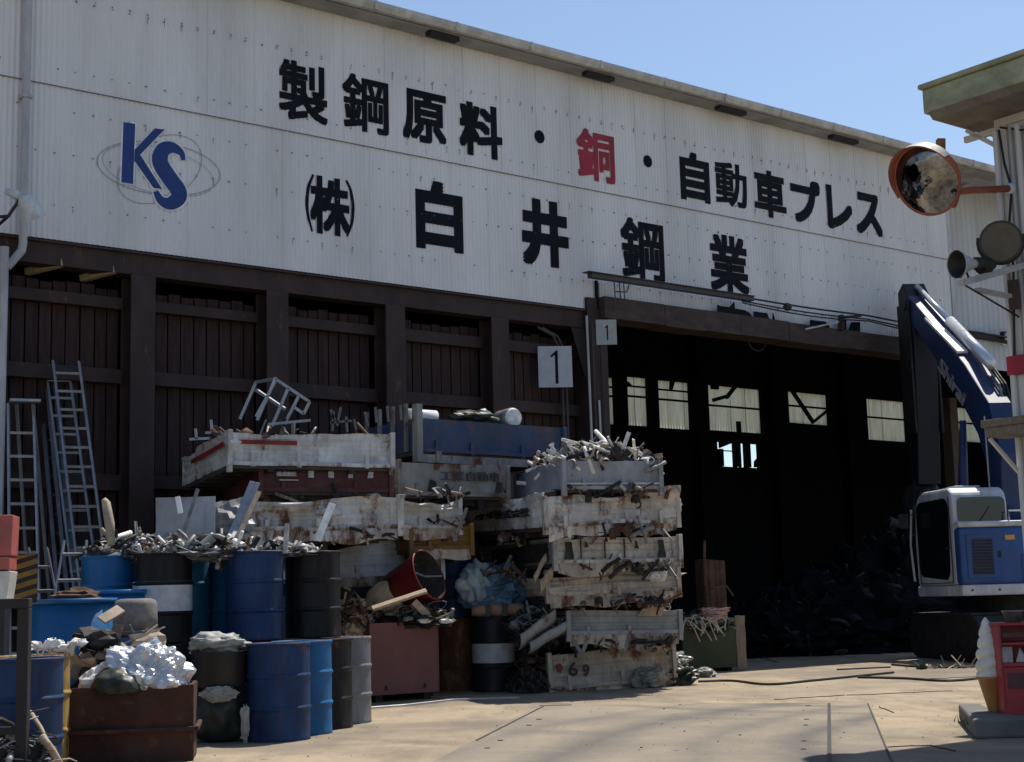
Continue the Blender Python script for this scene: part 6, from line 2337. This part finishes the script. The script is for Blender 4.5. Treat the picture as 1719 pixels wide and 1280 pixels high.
q.build('housing', M['lamp_black'], SLp)
q = MB()
q.bar((0, 0, -.07), (.03, .02, .0), .03, .03)
q.build('foot', M['lamp_black'], SLp)
# square lamp and conduit on the end bay of the factory
s_, z_ = fl(1692, 566, .6)
SQ = thing('square_floodlight', 'small square floodlight on the recessed end bay of the factory', 'floodlight', FM @ Vector((s_, .6, z_)), ALPHA + R(-10))
q = MB()
q.bb((-.13, 0, -.13), (.13, .12, .13))
q.build('housing', M['lamp_black'], SQ, bev=.01)
q = MB()
q.smooth = True
q.X = Matrix.Rotation(R(90), 4, 'X')
q.lathe([(.0, .012), (.09, .010), (.105, .0)], 20)
q.build('lens', M['lens_pale'], SQ)
q = MB()
q.bb((-.16, .02, -.20), (-.04, .10, -.15))
q.build('bracket', M['lamp_white'], SQ)

# ================================================================== KERB, CONE, CABINET
cL, c1 = gp(1609, 1213), gp(1636, 1241)
kh = .155
KB = thing('kerb', 'grey concrete kerb bordering the planter at the lower right', 'kerb', (0, 0, 0))
ur = Vector((1, -.02, 0))
ub = (cL - c1).normalized()
p = [c1, c1 + ur * 3, c1 + ur * 3 + Vector((0, .22, 0)), c1 + ur * .55 + Vector((.0, .24, 0)), c1 + ur * .40 + Vector((0, .45, 0)), cL + ur * .22 + ub * .1, cL + ub * .15 + ur * .02]
q = MB()
q.prism([(v.x, v.y) for v in p], (0, 0, 0), X3, Y3, Z3, kh)
q.build('kerb_stone', M['kerb'], KB, bev=.022)
q = MB()
q.prism([(v.x, v.y) for v in (c1 + ur * .5 + Vector((0, .22, 0)), c1 + ur * 3 + Vector((0, .2, 0)), c1 + ur * 3 + Vector((0, 2.5, 0)), cL + ur * .2 + Vector((0.1, .5, 0)), cL + ur * .2)], (0, 0, 0), X3, Y3, Z3, .07)
q.build('planter_soil', M['soil'], KB)
IC = thing('ice_cream_statue', 'soft ice cream cone figure standing on the planter beside the red cabinet', 'figure', (dp(1664, 1100, 13.05).x, 13.05, .07))
zc0, zc1, zt = .06, dp(1660, 1141, 13).z - .07, dp(1664, 1036, 13).z - .07
q = MB()
q.smooth = True
q.lathe([(.0, .0), (.07, .0), (.072, .02), (.055, .03), (.05, zc0), (.125, zc1), (.140, zc1 + .005), (.140, zc1 + .02), (.12, zc1 + .022)], 28)
q.build('cone', M['waffle'], IC)
q = MB()
q.smooth = True
nz_, na_ = 60, 32
vs, fs = [], []
for j in range(nz_ + 1):
    tt = j / nz_
    for k in range(na_):
        th_ = 2 * math.pi * k / na_
        ph = (tt * 5.2 - th_ / (2 * math.pi)) % 1.0
        bulge = math.sin(ph * math.pi) ** .55
        base = .150 * (1 - tt ** 1.7) ** .75 * (1 - .12 * (1 - tt) ** 6)
        r_ = base * (.80 + .22 * bulge) + .001
        r_ *= 1 + .05 * noise.noise(Vector((math.cos(th_) * 1.4, math.sin(th_) * 1.4, tt * 6)))
        lean = .02 * tt * math.sin(tt * 5)
        vs.append((r_ * math.cos(th_) + lean - .01 * tt, r_ * math.sin(th_), zc1 + .021 + (zt - zc1 - .021) * tt))
for j in range(nz_):
    for k in range(na_):
        fs.append((j * na_ + k, j * na_ + (k + 1) % na_, (j + 1) * na_ + (k + 1) % na_, (j + 1) * na_ + k))
fs.append(tuple(range(na_))[::-1])
fs.append(tuple(range(nz_ * na_, (nz_ + 1) * na_)))
q.add(vs, fs)
q.build('swirl', M['cream_swirl'], IC)
rp = dp(1679, 1100, 12.75)
zt = dp(1690, 1051, 12.75).z - .07
RC = thing('red_cabinet', 'small red open cabinet beside the ice cream cone, cut by the right edge', 'cabinet', (rp.x, 12.75, .07), R(-3))
q = MB()
q.bb((0, 0, 0), (.02, .35, zt))
q.bb((.48, 0, 0), (.50, .35, zt))
q.bb((.021, .33, 0), (.479, .35, zt))
q.bb((-.01, -.01, zt + .001), (.51, .36, zt + .025))
q.bb((.021, 0, zt * .58), (.479, .329, zt * .62))
q.bb((.021, 0, .0), (.479, .02, zt * .575))
q.bb((.021, .0, zt * .80), (.479, .329, zt * .83))
q.build('body', M['shelf_red'], RC, bev=.004)
q = MB()
q.bb((.05, -.012, zt * .36), (.20, -.001, zt * .52))
q.build('door_panel', M['shelf_inner'], RC, bev=.003)
q = MB()
q.bb((.03, -.015, zt * .88), (.30, -.001, zt * .93))
q.build('label_slot', M['shelf_inner'], RC, bev=.003)
q = MB()
q.bb((.04, .10, zt * .621), (.13, .12, zt * .78))
q.build('leaflet', M['paper'], RC)
q = MB()
q.prism([(.16, zt * .621), (.26, zt * .621), (.20, zt * .77)], (0, .12, 0), X3, Z3, Y3, .01)
q.build('leaflet', M['paper'], RC)
q = MB()
q.bb((.33, .10, zt * .621), (.42, .12, zt * .76))
q.build('leaflet', M['paper'], RC)
FP = thing('flower_pot', 'small dark empty pot on top of the red cabinet', 'pot', (rp.x + .18, 12.9, .07 + zt + .026))
q = MB()
q.smooth = True
q.lathe([(.0, .0), (.065, .0), (.085, .085), (.092, .085), (.092, .10), (.08, .10), (.065, .03), (.0, .03)], 20)
q.build('body', M['scrap_grey'], FP)
# dry weeds on the planter
q = MB()
rgp = random.Random(9)
for k in range(90):
    bx_, by_ = rgp.uniform(.05, .9), rgp.uniform(.25, .8)
    b0_ = c1 + ur * bx_ + Vector((0, by_, .07))
    h_ = rgp.uniform(.03, .10)
    dx, dy = rgp.uniform(-.05, .05), rgp.uniform(-.05, .05)
    q.add([b0_, b0_ + Vector((.012, 0, 0)), b0_ + Vector((dx, dy, h_))], [(0, 1, 2)])
tag(q.build('dry_weeds', M['leaf'], None, fix=False), 'sparse dusty weeds in the planter behind the kerb', 'weeds', None, 'stuff')
